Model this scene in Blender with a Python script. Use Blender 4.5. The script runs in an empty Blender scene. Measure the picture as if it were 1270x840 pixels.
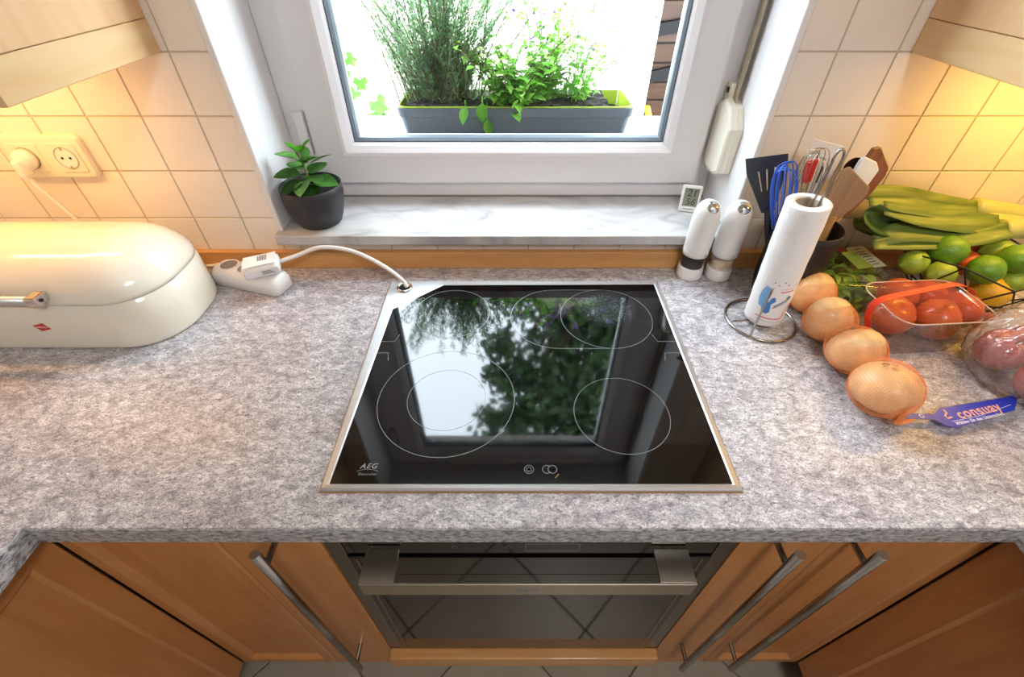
import bpy, bmesh, math, random
from mathutils import Vector, Matrix, Euler
random.seed(7)
R = math.radians
SC = bpy.context.scene
COL = SC.collection

# ------------------------------------------------------------------ camera, world, exposure
F_PX, PITCH = 561.0, 0.7416
CAM = Vector((0, -.8723, .5717))            # metres; the worktop surface is z = 0
cd = bpy.data.cameras.new('camera'); cam = bpy.data.objects.new('camera', cd); COL.objects.link(cam)
cd.sensor_width = 36; cd.lens = 36 * F_PX / 1270; cd.clip_start = .01
cam.location = CAM; cam.rotation_euler = (math.pi / 2 - PITCH, 0, 0)
SC.camera = cam
w = bpy.data.worlds.new('world'); SC.world = w; w.use_nodes = True
bg = w.node_tree.nodes['Background']
bg.inputs[0].default_value = (.80, .90, 1, 1); bg.inputs[1].default_value = 14.5
vs = SC.view_settings
vs.view_transform = 'Standard'; vs.look = 'None'; vs.gamma = 1; vs.use_curve_mapping = False
vs.exposure = 0.38
SC.cycles.use_denoising = True
SC.cycles.max_bounces = 10; SC.cycles.transparent_max_bounces = 24
SC.cycles.sample_clamp_indirect = 6
SC.cycles.caustics_reflective = False; SC.cycles.caustics_refractive = False
LAMP_L, LAMP_R, LAMP_C = 0.95, 1.25, 13.5      # watts: under-cabinet lamps, added ceiling fill lamp

def ray(u, v):
    fw = Vector((0, math.cos(PITCH), -math.sin(PITCH))); up = Vector((0, math.sin(PITCH), math.cos(PITCH)))
    return fw + Vector((1, 0, 0)) * ((u - 635) / F_PX) + up * ((420 - v) / F_PX)
def at(u, v, **k):                            # where the ray of a photo pixel meets the plane x=, y= or z=
    d = ray(u, v); (a, c), = k.items(); i = 'xyz'.index(a)
    return CAM + d * ((c - CAM[i]) / d[i])

# ------------------------------------------------------------------ materials
def lin(h):
    h = h.lstrip('#'); o = []
    for i in (0, 2, 4):
        c = int(h[i:i + 2], 16) / 255
        o.append(c / 12.92 if c <= .04045 else ((c + .055) / 1.055) ** 2.4)
    return (*o, 1)
def mat(name, col, rough=.5, metal=0, spec=.5, bump=0, bscale=40, var=0, vscale=6, trans=0, coat=0, emit=None, estr=0, stretch=(1, 1, 1), sss=0):
    m = bpy.data.materials.new(name); m.use_nodes = True; nt = m.node_tree; N = nt.nodes; L = nt.links
    b = N['Principled BSDF']; c = lin(col) if isinstance(col, str) else col
    b.inputs['Base Color'].default_value = c; b.inputs['Roughness'].default_value = rough
    b.inputs['Metallic'].default_value = metal; b.inputs['Specular IOR Level'].default_value = spec
    b.inputs['Coat Weight'].default_value = coat; b.inputs['Coat Roughness'].default_value = .06
    if trans: b.inputs['Transmission Weight'].default_value = trans
    if sss:
        b.inputs['Subsurface Weight'].default_value = sss; b.inputs['Subsurface Radius'].default_value = (.01, .006, .003)
    if emit:
        b.inputs['Emission Color'].default_value = lin(emit); b.inputs['Emission Strength'].default_value = estr
    tc = N.new('ShaderNodeTexCoord'); mp = N.new('ShaderNodeMapping'); mp.inputs['Scale'].default_value = stretch
    L.new(tc.outputs['Object'], mp.inputs[0])
    if var:
        n = N.new('ShaderNodeTexNoise'); n.inputs['Scale'].default_value = vscale; n.inputs['Detail'].default_value = 5
        L.new(mp.outputs[0], n.inputs[0])
        r = N.new('ShaderNodeValToRGB'); r.color_ramp.elements[0].position = .3; r.color_ramp.elements[1].position = .7
        r.color_ramp.elements[0].color = (*[x * (1 - var) for x in c[:3]], 1)
        r.color_ramp.elements[1].color = (*[min(1, x * (1 + var)) for x in c[:3]], 1)
        L.new(n.outputs[0], r.inputs[0]); L.new(r.outputs[0], b.inputs['Base Color'])
    if bump:
        n = N.new('ShaderNodeTexNoise'); n.inputs['Scale'].default_value = bscale; n.inputs['Detail'].default_value = 4
        L.new(mp.outputs[0], n.inputs[0])
        bn = N.new('ShaderNodeBump'); bn.inputs['Strength'].default_value = bump; bn.inputs['Distance'].default_value = .002
        L.new(n.outputs[0], bn.inputs['Height']); L.new(bn.outputs[0], b.inputs['Normal'])
    return m
def ramp(N, stops):
    r = N.new('ShaderNodeValToRGB'); e = r.color_ramp.elements
    for i, (p, c) in enumerate(stops):
        x = e[i] if i < 2 else e.new(p)
        x.position = p; x.color = lin(c) if isinstance(c, str) else c
    return r
def clear(name, tint=(1, 1, 1, 1), refl=1.0, rough=.03, bump=0, bscale=20, ior=1.45, milk=0, milkcol=(.9, .9, .9, 1)):
    m = bpy.data.materials.new(name); m.use_nodes = True; nt = m.node_tree; N = nt.nodes; L = nt.links
    N.remove(N['Principled BSDF']); out = N['Material Output']
    t = N.new('ShaderNodeBsdfTransparent'); t.inputs[0].default_value = tint
    g = N.new('ShaderNodeBsdfGlossy'); g.inputs['Roughness'].default_value = rough
    f = N.new('ShaderNodeLayerWeight'); f.inputs[0].default_value = .5                       # two-sided Schlick reflectance
    pw = N.new('ShaderNodeMath'); pw.operation = 'POWER'; pw.inputs[1].default_value = 5; L.new(f.outputs['Facing'], pw.inputs[0])
    sc_ = N.new('ShaderNodeMath'); sc_.operation = 'MULTIPLY_ADD'; sc_.inputs[1].default_value = .96; sc_.inputs[2].default_value = .04; L.new(pw.outputs[0], sc_.inputs[0])
    mm = N.new('ShaderNodeMath'); mm.operation = 'MULTIPLY'; mm.inputs[1].default_value = refl; mm.use_clamp = True
    mx = N.new('ShaderNodeMixShader'); L.new(sc_.outputs[0], mm.inputs[0]); L.new(mm.outputs[0], mx.inputs[0])
    base = t.outputs[0]
    if milk:
        d = N.new('ShaderNodeBsdfDiffuse'); d.inputs[0].default_value = milkcol
        m2 = N.new('ShaderNodeMixShader'); m2.inputs[0].default_value = milk
        L.new(t.outputs[0], m2.inputs[1]); L.new(d.outputs[0], m2.inputs[2]); base = m2.outputs[0]
    L.new(base, mx.inputs[1]); L.new(g.outputs[0], mx.inputs[2]); L.new(mx.outputs[0], out.inputs[0])
    if bump:
        tc = N.new('ShaderNodeTexCoord'); n = N.new('ShaderNodeTexNoise'); n.inputs['Scale'].default_value = bscale
        n.inputs['Distortion'].default_value = 1.5
        L.new(tc.outputs['Object'], n.inputs[0]); bn = N.new('ShaderNodeBump'); bn.inputs['Strength'].default_value = bump
        bn.inputs['Distance'].default_value = .01
        L.new(n.outputs[0], bn.inputs['Height']); L.new(bn.outputs[0], g.inputs['Normal']); L.new(bn.outputs[0], f.inputs['Normal'])
    return m
def leafmat(name, c1, c2, tr=.35, vscale=25, rough=.45, st=(1, 1, 1)):
    m = mat(name, c1, rough); nt = m.node_tree; N = nt.nodes; L = nt.links; b = N['Principled BSDF']; out = N['Material Output']
    tc = N.new('ShaderNodeTexCoord'); n = N.new('ShaderNodeTexNoise'); n.inputs['Scale'].default_value = vscale; mp = N.new('ShaderNodeMapping'); mp.inputs['Scale'].default_value = st
    L.new(tc.outputs['Object'], mp.inputs[0]); L.new(mp.outputs[0], n.inputs[0]); r = ramp(N, [(.35, c1), (.65, c2)]); L.new(n.outputs[0], r.inputs[0])
    L.new(r.outputs[0], b.inputs['Base Color'])
    t = N.new('ShaderNodeBsdfTranslucent'); L.new(r.outputs[0], t.inputs[0])
    mx = N.new('ShaderNodeMixShader'); mx.inputs[0].default_value = tr
    L.new(b.outputs[0], mx.inputs[1]); L.new(t.outputs[0], mx.inputs[2]); L.new(mx.outputs[0], out.inputs[0])
    return m
def wood(name, c1, c2, rough=.4, axis=2, coat=.15):
    m = mat(name, c1, rough, coat=coat); nt = m.node_tree; N = nt.nodes; L = nt.links; b = N['Principled BSDF']
    tc = N.new('ShaderNodeTexCoord'); mp = N.new('ShaderNodeMapping'); s = [9, 9, 9]; s[axis] = .9; mp.inputs['Scale'].default_value = s
    L.new(tc.outputs['Object'], mp.inputs[0])
    n = N.new('ShaderNodeTexNoise'); n.inputs['Scale'].default_value = 5; n.inputs['Detail'].default_value = 8; n.inputs['Distortion'].default_value = .6
    L.new(mp.outputs[0], n.inputs[0]); r = ramp(N, [(.3, c1), (.72, c2)]); L.new(n.outputs[0], r.inputs[0])
    L.new(r.outputs[0], b.inputs['Base Color'])
    return m
def marble_top():
    m = mat('worktop_laminate', '#c8c0c0', .33, spec=.4); nt = m.node_tree; N = nt.nodes; L = nt.links; b = N['Principled BSDF']
    tc = N.new('ShaderNodeTexCoord')
    def noise(scale, rot, st, detail=8, dist=1.0, rough=.6):
        mp = N.new('ShaderNodeMapping'); mp.inputs['Rotation'].default_value = (0, 0, R(rot)); mp.inputs['Scale'].default_value = st
        L.new(tc.outputs['Object'], mp.inputs[0])
        n = N.new('ShaderNodeTexNoise'); n.inputs['Scale'].default_value = scale; n.inputs['Detail'].default_value = detail
        n.inputs['Distortion'].default_value = dist; n.inputs['Roughness'].default_value = rough
        L.new(mp.outputs[0], n.inputs[0]); return n
    def mix(fac, a, bb, mode='MIX'):
        x = N.new('ShaderNodeMix'); x.data_type = 'RGBA'; x.blend_type = mode
        if hasattr(fac, 'is_linked'): L.new(fac, x.inputs[0])
        else: x.inputs[0].default_value = fac
        for s, v in ((6, a), (7, bb)):
            if isinstance(v, tuple): x.inputs[s].default_value = v
            else: L.new(v, x.inputs[s])
        return x.outputs[2]
    n1 = noise(42, 32, (1, 1.7, 1), 12, .7, .68); r1 = ramp(N, [(.32, '#97959a'), (.48, '#d3d1d4'), (.62, '#f8f7f8')]); L.new(n1.outputs[0], r1.inputs[0])
    n2 = noise(120, 28, (1, 2.0, 1), 8, .8, .7); r2 = ramp(N, [(.36, (1, 1, 1, 1)), (.47, (0, 0, 0, 1))]); L.new(n2.outputs[0], r2.inputs[0])
    c = mix(r2.outputs[0], r1.outputs[0], lin('#8a8488'))
    n3 = noise(34, -25, (1, 1.8, 1), 13, 1.2, .78); r3 = ramp(N, [(.485, (0, 0, 0, 1)), (.5, (.75, .75, .75, 1)), (.515, (0, 0, 0, 1))]); L.new(n3.outputs[0], r3.inputs[0])
    n3b = noise(9, 0, (1, 1, 1), 3, 0); r3b = ramp(N, [(.48, (0, 0, 0, 1)), (.62, (1, 1, 1, 1))]); L.new(n3b.outputs[0], r3b.inputs[0])
    fm = N.new('ShaderNodeMath'); fm.operation = 'MULTIPLY'; L.new(r3.outputs[0], fm.inputs[0]); L.new(r3b.outputs[0], fm.inputs[1])
    c = mix(fm.outputs[0], c, lin('#6a6266'))
    n5 = noise(62, 15, (1, 1.5, 1), 12, 1.0, .72); r5 = ramp(N, [(.47, (0, 0, 0, 1)), (.495, (.85, .85, .85, 1)), (.52, (0, 0, 0, 1))]); L.new(n5.outputs[0], r5.inputs[0])
    c = mix(r5.outputs[0], c, lin('#726d73'))
    n6 = noise(330, 0, (1, 1.3, 1), 4, 0, .6); r6 = ramp(N, [(.36, '#d0ced1'), (.56, '#ffffff')]); L.new(n6.outputs[0], r6.inputs[0])
    c = mix(1.0, c, r6.outputs[0], 'MULTIPLY')
    n4 = noise(5, 10, (1, 1.3, 1), 3, .5); r4 = ramp(N, [(.35, '#ece6e8'), (.65, '#ffffff')]); L.new(n4.outputs[0], r4.inputs[0])
    c = mix(1.0, c, r4.outputs[0], 'MULTIPLY')
    L.new(c, b.inputs['Base Color'])
    return m
def edge_laminate():
    m = mat('edge_laminate', '#9a999b', .4); nt = m.node_tree; N = nt.nodes; L = nt.links; b = N['Principled BSDF']
    tc = N.new('ShaderNodeTexCoord'); mp = N.new('ShaderNodeMapping'); mp.inputs['Scale'].default_value = (1, 1, 2.0); L.new(tc.outputs['Object'], mp.inputs[0])
    n = N.new('ShaderNodeTexNoise'); n.inputs['Scale'].default_value = 95; n.inputs['Detail'].default_value = 7; n.inputs['Roughness'].default_value = .65; n.inputs['Distortion'].default_value = .5
    L.new(mp.outputs[0], n.inputs[0]); r_ = ramp(N, [(.38, '#5e5d60'), (.5, '#a9a9ab'), (.62, '#d0d0d1')]); L.new(n.outputs[0], r_.inputs[0]); L.new(r_.outputs[0], b.inputs['Base Color'])
    return m
def sill_marble():
    m = mat('sill_marble', '#d6d3d0', .25); nt = m.node_tree; N = nt.nodes; L = nt.links; b = N['Principled BSDF']
    tc = N.new('ShaderNodeTexCoord'); mp = N.new('ShaderNodeMapping'); mp.inputs['Scale'].default_value = (1, 2.2, 1); mp.inputs['Rotation'].default_value = (0, 0, R(20))
    L.new(tc.outputs['Object'], mp.inputs[0]); n = N.new('ShaderNodeTexNoise'); n.inputs['Scale'].default_value = 8; n.inputs['Detail'].default_value = 9; n.inputs['Distortion'].default_value = 1.2
    L.new(mp.outputs[0], n.inputs[0]); r = ramp(N, [(.25, '#9c9c9f'), (.42, '#bdbcbc'), (.6, '#cfcdcc')]); L.new(n.outputs[0], r.inputs[0]); L.new(r.outputs[0], b.inputs['Base Color'])
    return m
def hob_glass():
    m = mat('hob_glass', '#050506', .035, spec=.6); nt = m.node_tree; N = nt.nodes; L = nt.links; b = N['Principled BSDF']
    tc = N.new('ShaderNodeTexCoord')
    n = N.new('ShaderNodeTexNoise'); n.inputs['Scale'].default_value = 7; n.inputs['Detail'].default_value = 6; L.new(tc.outputs['Object'], n.inputs[0])
    r = ramp(N, [(.4, (.035, .035, .035, 1)), (.8, (.06, .06, .06, 1))]); L.new(n.outputs[0], r.inputs[0]); L.new(r.outputs[0], b.inputs['Roughness'])
    # baked-on residue on the two used zones: round speckled stains
    fac = None
    for (x, y, rad, amt) in ((.190, -.165, .062, .16),):
        mp = N.new('ShaderNodeMapping'); mp.inputs['Location'].default_value = (-x / rad, -y / rad, 0); mp.inputs['Scale'].default_value = (1 / rad, 1 / rad, 0)
        L.new(tc.outputs['Object'], mp.inputs[0]); ln = N.new('ShaderNodeVectorMath'); ln.operation = 'LENGTH'; L.new(mp.outputs[0], ln.inputs[0])
        rr = ramp(N, [(.55, (amt, amt, amt, 1)), (1.0, (0, 0, 0, 1))]); L.new(ln.outputs['Value'], rr.inputs[0])
        sp = N.new('ShaderNodeTexNoise'); sp.inputs['Scale'].default_value = 180; sp.inputs['Detail'].default_value = 3; L.new(tc.outputs['Object'], sp.inputs[0])
        sr = ramp(N, [(.40, (.35, .35, .35, 1)), (.65, (1, 1, 1, 1))]); L.new(sp.outputs[0], sr.inputs[0])
        mu = N.new('ShaderNodeMath'); mu.operation = 'MULTIPLY'; L.new(rr.outputs[0], mu.inputs[0]); L.new(sr.outputs[0], mu.inputs[1])
        if fac is None: fac = mu
        else:
            ad = N.new('ShaderNodeMath'); ad.operation = 'ADD'; L.new(fac.outputs[0], ad.inputs[0]); L.new(mu.outputs[0], ad.inputs[1]); fac = ad
    mx = N.new('ShaderNodeMix'); mx.data_type = 'RGBA'; L.new(fac.outputs[0], mx.inputs[0]); mx.inputs[6].default_value = lin('#050506'); mx.inputs[7].default_value = lin('#9aa2ad')
    L.new(mx.outputs[2], b.inputs['Base Color'])
    return m

M = dict(
    tile=mat('cream_tile', '#efe6da', .22, bump=.12, bscale=18, var=.03, vscale=14), grout=mat('grout', '#cfc0a8', .9),
    plaster=mat('white_plaster', '#e9e7e8', .75, bump=.08, bscale=60), pvc=mat('white_pvc', '#ebe7e8', .28), ceil=mat('ceiling_paint', '#f2efe9', .8),
    gasket=mat('grey_gasket', '#66707c', .45), glass=clear('window_glass', (.99, 1, .995, 1), .6), silicone=mat('grey_sealant', '#8a8580', .7),
    top=marble_top(), edge=edge_laminate(), sill=sill_marble(),
    beech=wood('beech_front', '#b97d48', '#c98f58', .42), beechx=wood('beech_strip', '#c98f52', '#d9a468', .45, axis=0),
    maple=wood('maple_panel', '#d8ab7a', '#e2ba8c', .5, axis=2), maple2=wood('maple_rail', '#dcb27c', '#e6c492', .5, axis=1),
    steel=mat('brushed_steel', '#d2d2d4', .42, 1, bump=.05, bscale=200, stretch=(1, 30, 30)), chrome=mat('chrome', '#d8d8d8', .07, 1), wire=mat('steel_wire', '#a9a39b', .22, 1),
    hobglass=hob_glass(), mark=mat('printed_grey', '#868c93', .4), barsteel=mat('bar_handle_steel', '#a8a49e', .26, 1), sealtan=mat('tan_sealant', '#a37c48', .6),
    ovglass=mat('oven_glass', '#0b0a09', .045, spec=.6), ovinner=mat('oven_inner_window', '#241d16', .06, spec=.6), black=mat('black_plastic', '#121314', .35),
    ovsteel=mat('oven_steel', '#8f8a82', .35, 1), handle=mat('oven_handle_steel', '#c0b9ab', .33, 1, bump=.04, bscale=300),
    floor=mat('floor_tile', '#a39b8c', .35, var=.10, vscale=9), floorgrout=mat('floor_grout', '#6b655b', .9),
    cream=mat('cream_enamel', '#efe9d8', .12, coat=.5), white=mat('white_plastic', '#eeebe8', .3), offwhite=mat('aged_white_plastic', '#ece6d4', .35),
    paperlabel=mat('paper_label', '#f1f0f3', .6), ink=mat('black_ink', '#2c2c30', .6), red=mat('red_print', '#c8371f', .5),
    pot=mat('anthracite_plastic', '#2a292d', .45), soil=mat('soil', '#16100b', .95, bump=1, bscale=120, var=.4, vscale=120),
    leaf=leafmat('plant_leaf', '#4f8f3a', '#7dbb58', .25), leafnew=leafmat('young_leaf', '#63b032', '#8bd04a', .35), stem=mat('plant_stem', '#7a6a48', .7),
    peppercorn=mat('peppercorns', '#1c1715', .5, bump=1, bscale=300, var=.6, vscale=250), salt=mat('salt_crystals', '#e8cfae', .6, bump=1, bscale=300, var=.15, vscale=200),
    millclear=clear('clear_acrylic', (.93, .93, .93, 1), 1), lcd=mat('lcd_glass', '#7d806a', .2), lcdink=mat('lcd_digit', '#34372c', .5),
    paper=mat('kitchen_paper', '#f5f3f1', .85, bump=.5, bscale=220), pink=mat('pink_print', '#e48a8e', .8), blue=mat('blue_print', '#7fb0e2', .8), bluedk=mat('blue_print_dark', '#4d86cf', .8), greyp=mat('grey_print', '#8f93a5', .8),
    cardboard=mat('cardboard_core', '#a89a86', .85), holder=mat('black_holder', '#17181a', .4), spatblk=mat('black_nylon', '#2b3138', .45),
    silblue=mat('blue_silicone', '#2f62cf', .4), silred=mat('red_silicone', '#c42a20', .4), woodlt=wood('pale_utensil_wood', '#84695030'[:7], '#a2866a', .6), wooddk=wood('dark_utensil_wood', '#6b3d24', '#8c5737', .5), woodend=mat('utensil_wood_edge', '#bd8b50', .6),
    silwhite=mat('white_silicone', '#e6ecf5', .4), onion=mat('onion_skin', '#efc690', .35, var=.16, vscale=4, stretch=(14, 14, 2)), onionroot=mat('onion_root', '#a98355', .9, bump=1, bscale=300),
    net=mat('orange_net', '#ef9050', .5), rednet=mat('red_net', '#d86048', .5), ribbon=mat('red_ribbon', '#e5482c', .3), tag=mat('blue_tag', '#2038b8', .35), tagtext=mat('orange_print', '#f6b48a', .5), tagwhite=mat('white_print', '#f3f2f6', .5),
    tomato=mat('tomato_skin', '#c8602c', .28, var=.10, vscale=2, coat=.1), punnet=clear('clear_punnet', (.97, .92, .90, 1), 1.8, .05, milk=.03, milkcol=(.95, .8, .78, 1)), lime=mat('lime_skin', '#5f8f22', .3, var=.3, vscale=14, bump=.15, bscale=250),
    limelt=mat('pale_lime_skin', '#8fae3a', .3, var=.2, vscale=12, bump=.15, bscale=250), lemon=mat('lemon_skin', '#e9b52c', .35, var=.1, vscale=10, bump=.2, bscale=220), orange=mat('orange_skin', '#e2662a', .35, bump=.2, bscale=220),
    basket=mat('black_wire', '#100f0f', .4), leek=leafmat('leek_leaf', '#506a22', '#8fa046', .12, 60, st=(.06, 1, 1)), leekdk=leafmat('leek_leaf_dark', '#2f4a1a', '#587a2c', .1, 60, st=(.06, 1, 1)), leekwhite=mat('leek_shaft', '#aeb068', .4, var=.12, vscale=5),
    lettuce=leafmat('lettuce_leaf', '#6b9430', '#a2c658', .25, 40), greenlabel=mat('green_label', '#a9c04a', .5), palelabel=mat('pale_label', '#dcd9b8', .5), maroon=mat('maroon_label', '#7a1d18', .5),
    bag=clear('plastic_film', (.96, .94, .95, 1), 2.2, .16, bump=.6, bscale=24, milk=.17), apple=mat('apple_skin', '#b02d22', .25, var=.35, vscale=9, coat=.3),
    planter=mat('planter_grey', '#5d646c', .4), lime_liner=mat('lime_green_liner', '#8fa521', .45), rosemary=leafmat('rosemary_needle', '#6c976a', '#a2c596', .4, 12), mint=leafmat('mint_leaf', '#6cb33a', '#a6dd60', .45, 18), petal=leafmat('mauve_petal', '#8f62c0', '#b48ad8', .4),
    ivy=leafmat('ivy_leaf', '#3c7a22', '#5fa034', .35), twig=mat('brown_twig', '#6f5b40', .8),
    render=mat('white_render', '#f2f3ee', .9, bump=.2, bscale=30), paving=mat('pale_paving', '#d5d2c8', .9, var=.08), shed=wood('shed_boards', '#4a3325', '#644631', .8, axis=0), beam=mat('dark_beam', '#151416', .7), yellow=mat('yellow_paint', '#c08a0c', .4), tarp=mat('blue_tarp', '#46586e', .4), redbox=mat('red_plastic', '#7c2026', .4), alu=mat('aluminium_sill', '#9fa3a6', .4, 1),
    tree=leafmat('tree_leaf', '#1b3414', '#385a22', .2, 3), bark=mat('bark', '#4a3b2d', .9, bump=.8, bscale=20), strap=mat('grey_strap', '#a3937c', .8, bump=.4, bscale=300, stretch=(1, 1, 4)), hole=mat('dark_hole', '#0c0a09', .6), contact=mat('brass_contact', '#c9b892', .3, 1),
    warm=mat('lamp_diffuser', '#fff0d0', .5, emit='#ffd890', estr=6), shade=mat('opal_shade', '#fff8ea', .5, emit='#fff2e0', estr=3),
)

# ------------------------------------------------------------------ mesh helpers
def link(name, me, m=None, parent=None, label=None, cat=None, group=None, kind=None, smooth=False, loc=None, rot=None):
    o = bpy.data.objects.new(name, me); COL.objects.link(o)
    if m is not None and me is not None and not me.materials: me.materials.append(M[m] if isinstance(m, str) else m)
    if parent is not None: o.parent = parent
    if label: o['label'] = label
    if cat: o['category'] = cat
    if group: o['group'] = group
    if kind: o['kind'] = kind
    if smooth and me is not None:
        for p in me.polygons: p.use_smooth = True
    if loc is not None: o.location = loc
    if rot is not None: o.rotation_euler = rot
    return o
def thing(name, label, cat, loc=(0, 0, 0), rot=(0, 0, 0), group=None, kind=None):
    o = bpy.data.objects.new(name, None); COL.objects.link(o); o.location = loc; o.rotation_euler = rot; o.empty_display_size = .05
    if label: o['label'] = label
    if cat: o['category'] = cat
    if group: o['group'] = group
    if kind: o['kind'] = kind
    return o
def fin(bm, name='mesh', recalc=True):
    if recalc: bmesh.ops.recalc_face_normals(bm, faces=bm.faces[:])
    me = bpy.data.meshes.new(name); bm.to_mesh(me); bm.free(); return me
def box(x0, x1, y0, y1, z0, z1, bev=0, seg=2, bm=None):
    own = bm is None
    b = bmesh.new()
    v = [b.verts.new((x, y, z)) for x in (x0, x1) for y in (y0, y1) for z in (z0, z1)]
    for f in ((0, 1, 3, 2), (4, 6, 7, 5), (0, 4, 5, 1), (2, 3, 7, 6), (0, 2, 6, 4), (1, 5, 7, 3)): b.faces.new([v[i] for i in f])
    if bev: bmesh.ops.bevel(b, geom=b.edges[:], offset=bev, segments=seg, affect='EDGES', profile=.6)
    me = fin(b, 'box')
    if own: return me
    bm.from_mesh(me); bpy.data.meshes.remove(me)
def boxes(lst, bev=0):
    bm = bmesh.new()
    for a in lst: box(*a, bev=bev, bm=bm)
    return fin(bm)
def prism(pts, z0, z1, bev=0, seg=2):                # outline in xy, extruded in z
    b = bmesh.new(); lo = [b.verts.new((x, y, z0)) for x, y in pts]; hi = [b.verts.new((x, y, z1)) for x, y in pts]
    b.faces.new(lo[::-1]); b.faces.new(hi); n = len(pts)
    for i in range(n): b.faces.new((lo[i], lo[(i + 1) % n], hi[(i + 1) % n], hi[i]))
    bmesh.ops.recalc_face_normals(b, faces=b.faces[:])
    if bev: bmesh.ops.bevel(b, geom=[e for e in b.edges], offset=bev, segments=seg, affect='EDGES', profile=.6)
    return fin(b)
def rings(rs, cap=True, closed=False):               # loft a list of equal-length vertex rings
    b = bmesh.new(); V = [[b.verts.new(p) for p in r] for r in rs]; n = len(rs[0])
    for a, c in zip(V, V[1:] + ([V[0]] if closed else [])):
        for i in range(n): b.faces.new((a[i], a[(i + 1) % n], c[(i + 1) % n], c[i]))
    if cap and not closed: b.faces.new(V[0][::-1]); b.faces.new(V[-1])
    return fin(b)
def lathe(prof, seg=32, cap=True):                   # (radius, z) profile; radius 0 collapses to a point
    b = bmesh.new(); V = []
    for r, z in prof:
        if r < 1e-6: V.append([b.verts.new((0, 0, z))])
        else: V.append([b.verts.new((r * math.cos(2 * math.pi * i / seg), r * math.sin(2 * math.pi * i / seg), z)) for i in range(seg)])
    for a, c in zip(V, V[1:]):
        for i in range(seg):
            j = (i + 1) % seg; q = []
            for p in ((a[i % len(a)], a[j % len(a)], c[j % len(c)], c[i % len(c)])):
                if p not in q: q.append(p)
            if len(q) > 2: b.faces.new(q)
    if cap:
        if len(V[0]) > 1: b.faces.new(V[0][::-1])
        if len(V[-1]) > 1: b.faces.new(V[-1])
    return fin(b)
def smoothpath(pts, n=6):
    P = [Vector(p) for p in pts]; P = [2 * P[0] - P[1]] + P + [2 * P[-1] - P[-2]]; o = []
    for i in range(1, len(P) - 2):
        for k in range(n):
            t = k / n; a, b_, c, d = P[i - 1:i + 3]
            o.append(.5 * (2 * b_ + (c - a) * t + (2 * a - 5 * b_ + 4 * c - d) * t * t + (3 * b_ - a - 3 * c + d) * t ** 3))
    o.append(P[-2]); return o
def tube(pts, r, seg=8, closed=False, bm=None, cap=True):
    P = [Vector(p) for p in pts]; n = len(P); own = bm is None; b = bmesh.new() if own else bm; V = []; prev = None
    for i, p in enumerate(P):
        t = (P[(i + 1) % n] - P[i - 1]) if closed else (P[min(i + 1, n - 1)] - P[max(i - 1, 0)])
        t.normalize()
        if prev is None:
            a = Vector((0, 0, 1)) if abs(t.z) < .9 else Vector((1, 0, 0)); nx = t.cross(a).normalized()
        else: nx = (prev - t * prev.dot(t)).normalized()
        prev = nx; ny = t.cross(nx); rr = r(i / (n - 1)) if callable(r) else r
        V.append([b.verts.new(p + (nx * math.cos(2 * math.pi * k / seg) + ny * math.sin(2 * math.pi * k / seg)) * rr) for k in range(seg)])
    for a, c in zip(V, V[1:] + ([V[0]] if closed else [])):
        for i in range(seg): b.faces.new((a[i], a[(i + 1) % seg], c[(i + 1) % seg], c[i]))
    if cap and not closed: b.faces.new(V[0][::-1]); b.faces.new(V[-1])
    if own: return fin(b)
def rrect(x0, x1, y0, y1, r, n=6):
    o = []
    for cx, cy, a0 in ((x1 - r, y1 - r, 0), (x0 + r, y1 - r, 90), (x0 + r, y0 + r, 180), (x1 - r, y0 + r, 270)):
        for k in range(n + 1):
            a = R(a0 + 90 * k / n); o.append((cx + r * math.cos(a), cy + r * math.sin(a)))
    return o
def rectframe(x0, x1, z0, z1, prof):                 # mitred frame in the xz plane; profile = closed list of (inset, y)
    rs = []
    for cx, cz, sx, sz in ((x0, z0, 1, 1), (x1, z0, -1, 1), (x1, z1, -1, -1), (x0, z1, 1, -1)):
        rs.append([(cx + sx * d, y, cz + sz * d) for d, y in prof])
    return rings(rs, closed=True)
def annulus(cx, cy, r, wdt, z, seg=72, sx=1, sy=1):
    b = bmesh.new(); A = []; 
    for rr in (r - wdt / 2, r + wdt / 2): A.append([b.verts.new((cx + sx * rr * math.cos(2 * math.pi * i / seg), cy + sy * rr * math.sin(2 * math.pi * i / seg), z)) for i in range(seg)])
    for i in range(seg): b.faces.new((A[0][i], A[0][(i + 1) % seg], A[1][(i + 1) % seg], A[1][i]))
    return fin(b)
def textmesh(s, size, extrude=.0002, shear=0, space=1, bold=0):
    c = bpy.data.curves.new('t', 'FONT'); c.body = s; c.size = size; c.extrude = extrude; c.shear = shear; c.space_character = space; c.offset = bold
    c.align_x = 'CENTER'; c.align_y = 'CENTER'; c.resolution_u = 3
    o = bpy.data.objects.new('t', c); COL.objects.link(o)
    me = bpy.data.meshes.new_from_object(o.evaluated_get(bpy.context.evaluated_depsgraph_get())); bpy.data.objects.remove(o); bpy.data.curves.remove(c)
    me.materials.clear(); return me
def copy_tree(o, parent=None):
    c = o.copy(); COL.objects.link(c)
    if parent is not None: c.parent = parent
    for ch in [x for x in bpy.data.objects if x.parent == o]: copy_tree(ch, c)
    return c
def wob(p, s, a): 
    from mathutils import noise
    v = noise.noise_vector(Vector(p) * s); return Vector(p) + v * a
def leaf_verts(L_, W, curl=.15, n=4, fold=.12, tip=1.0):      # a leaf along +x from the origin: rows of (left, mid, right)
    rows = []
    for i in range(n + 1):
        t = i / n; wd = W * math.sin(math.pi * min(1, t ** .8 * .97 + .03)) ** tip * .5
        z = -curl * L_ * t * t; rows.append([(t * L_, wd, z + fold * wd), (t * L_, 0, z), (t * L_, -wd, z + fold * wd)])
    return rows
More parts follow.
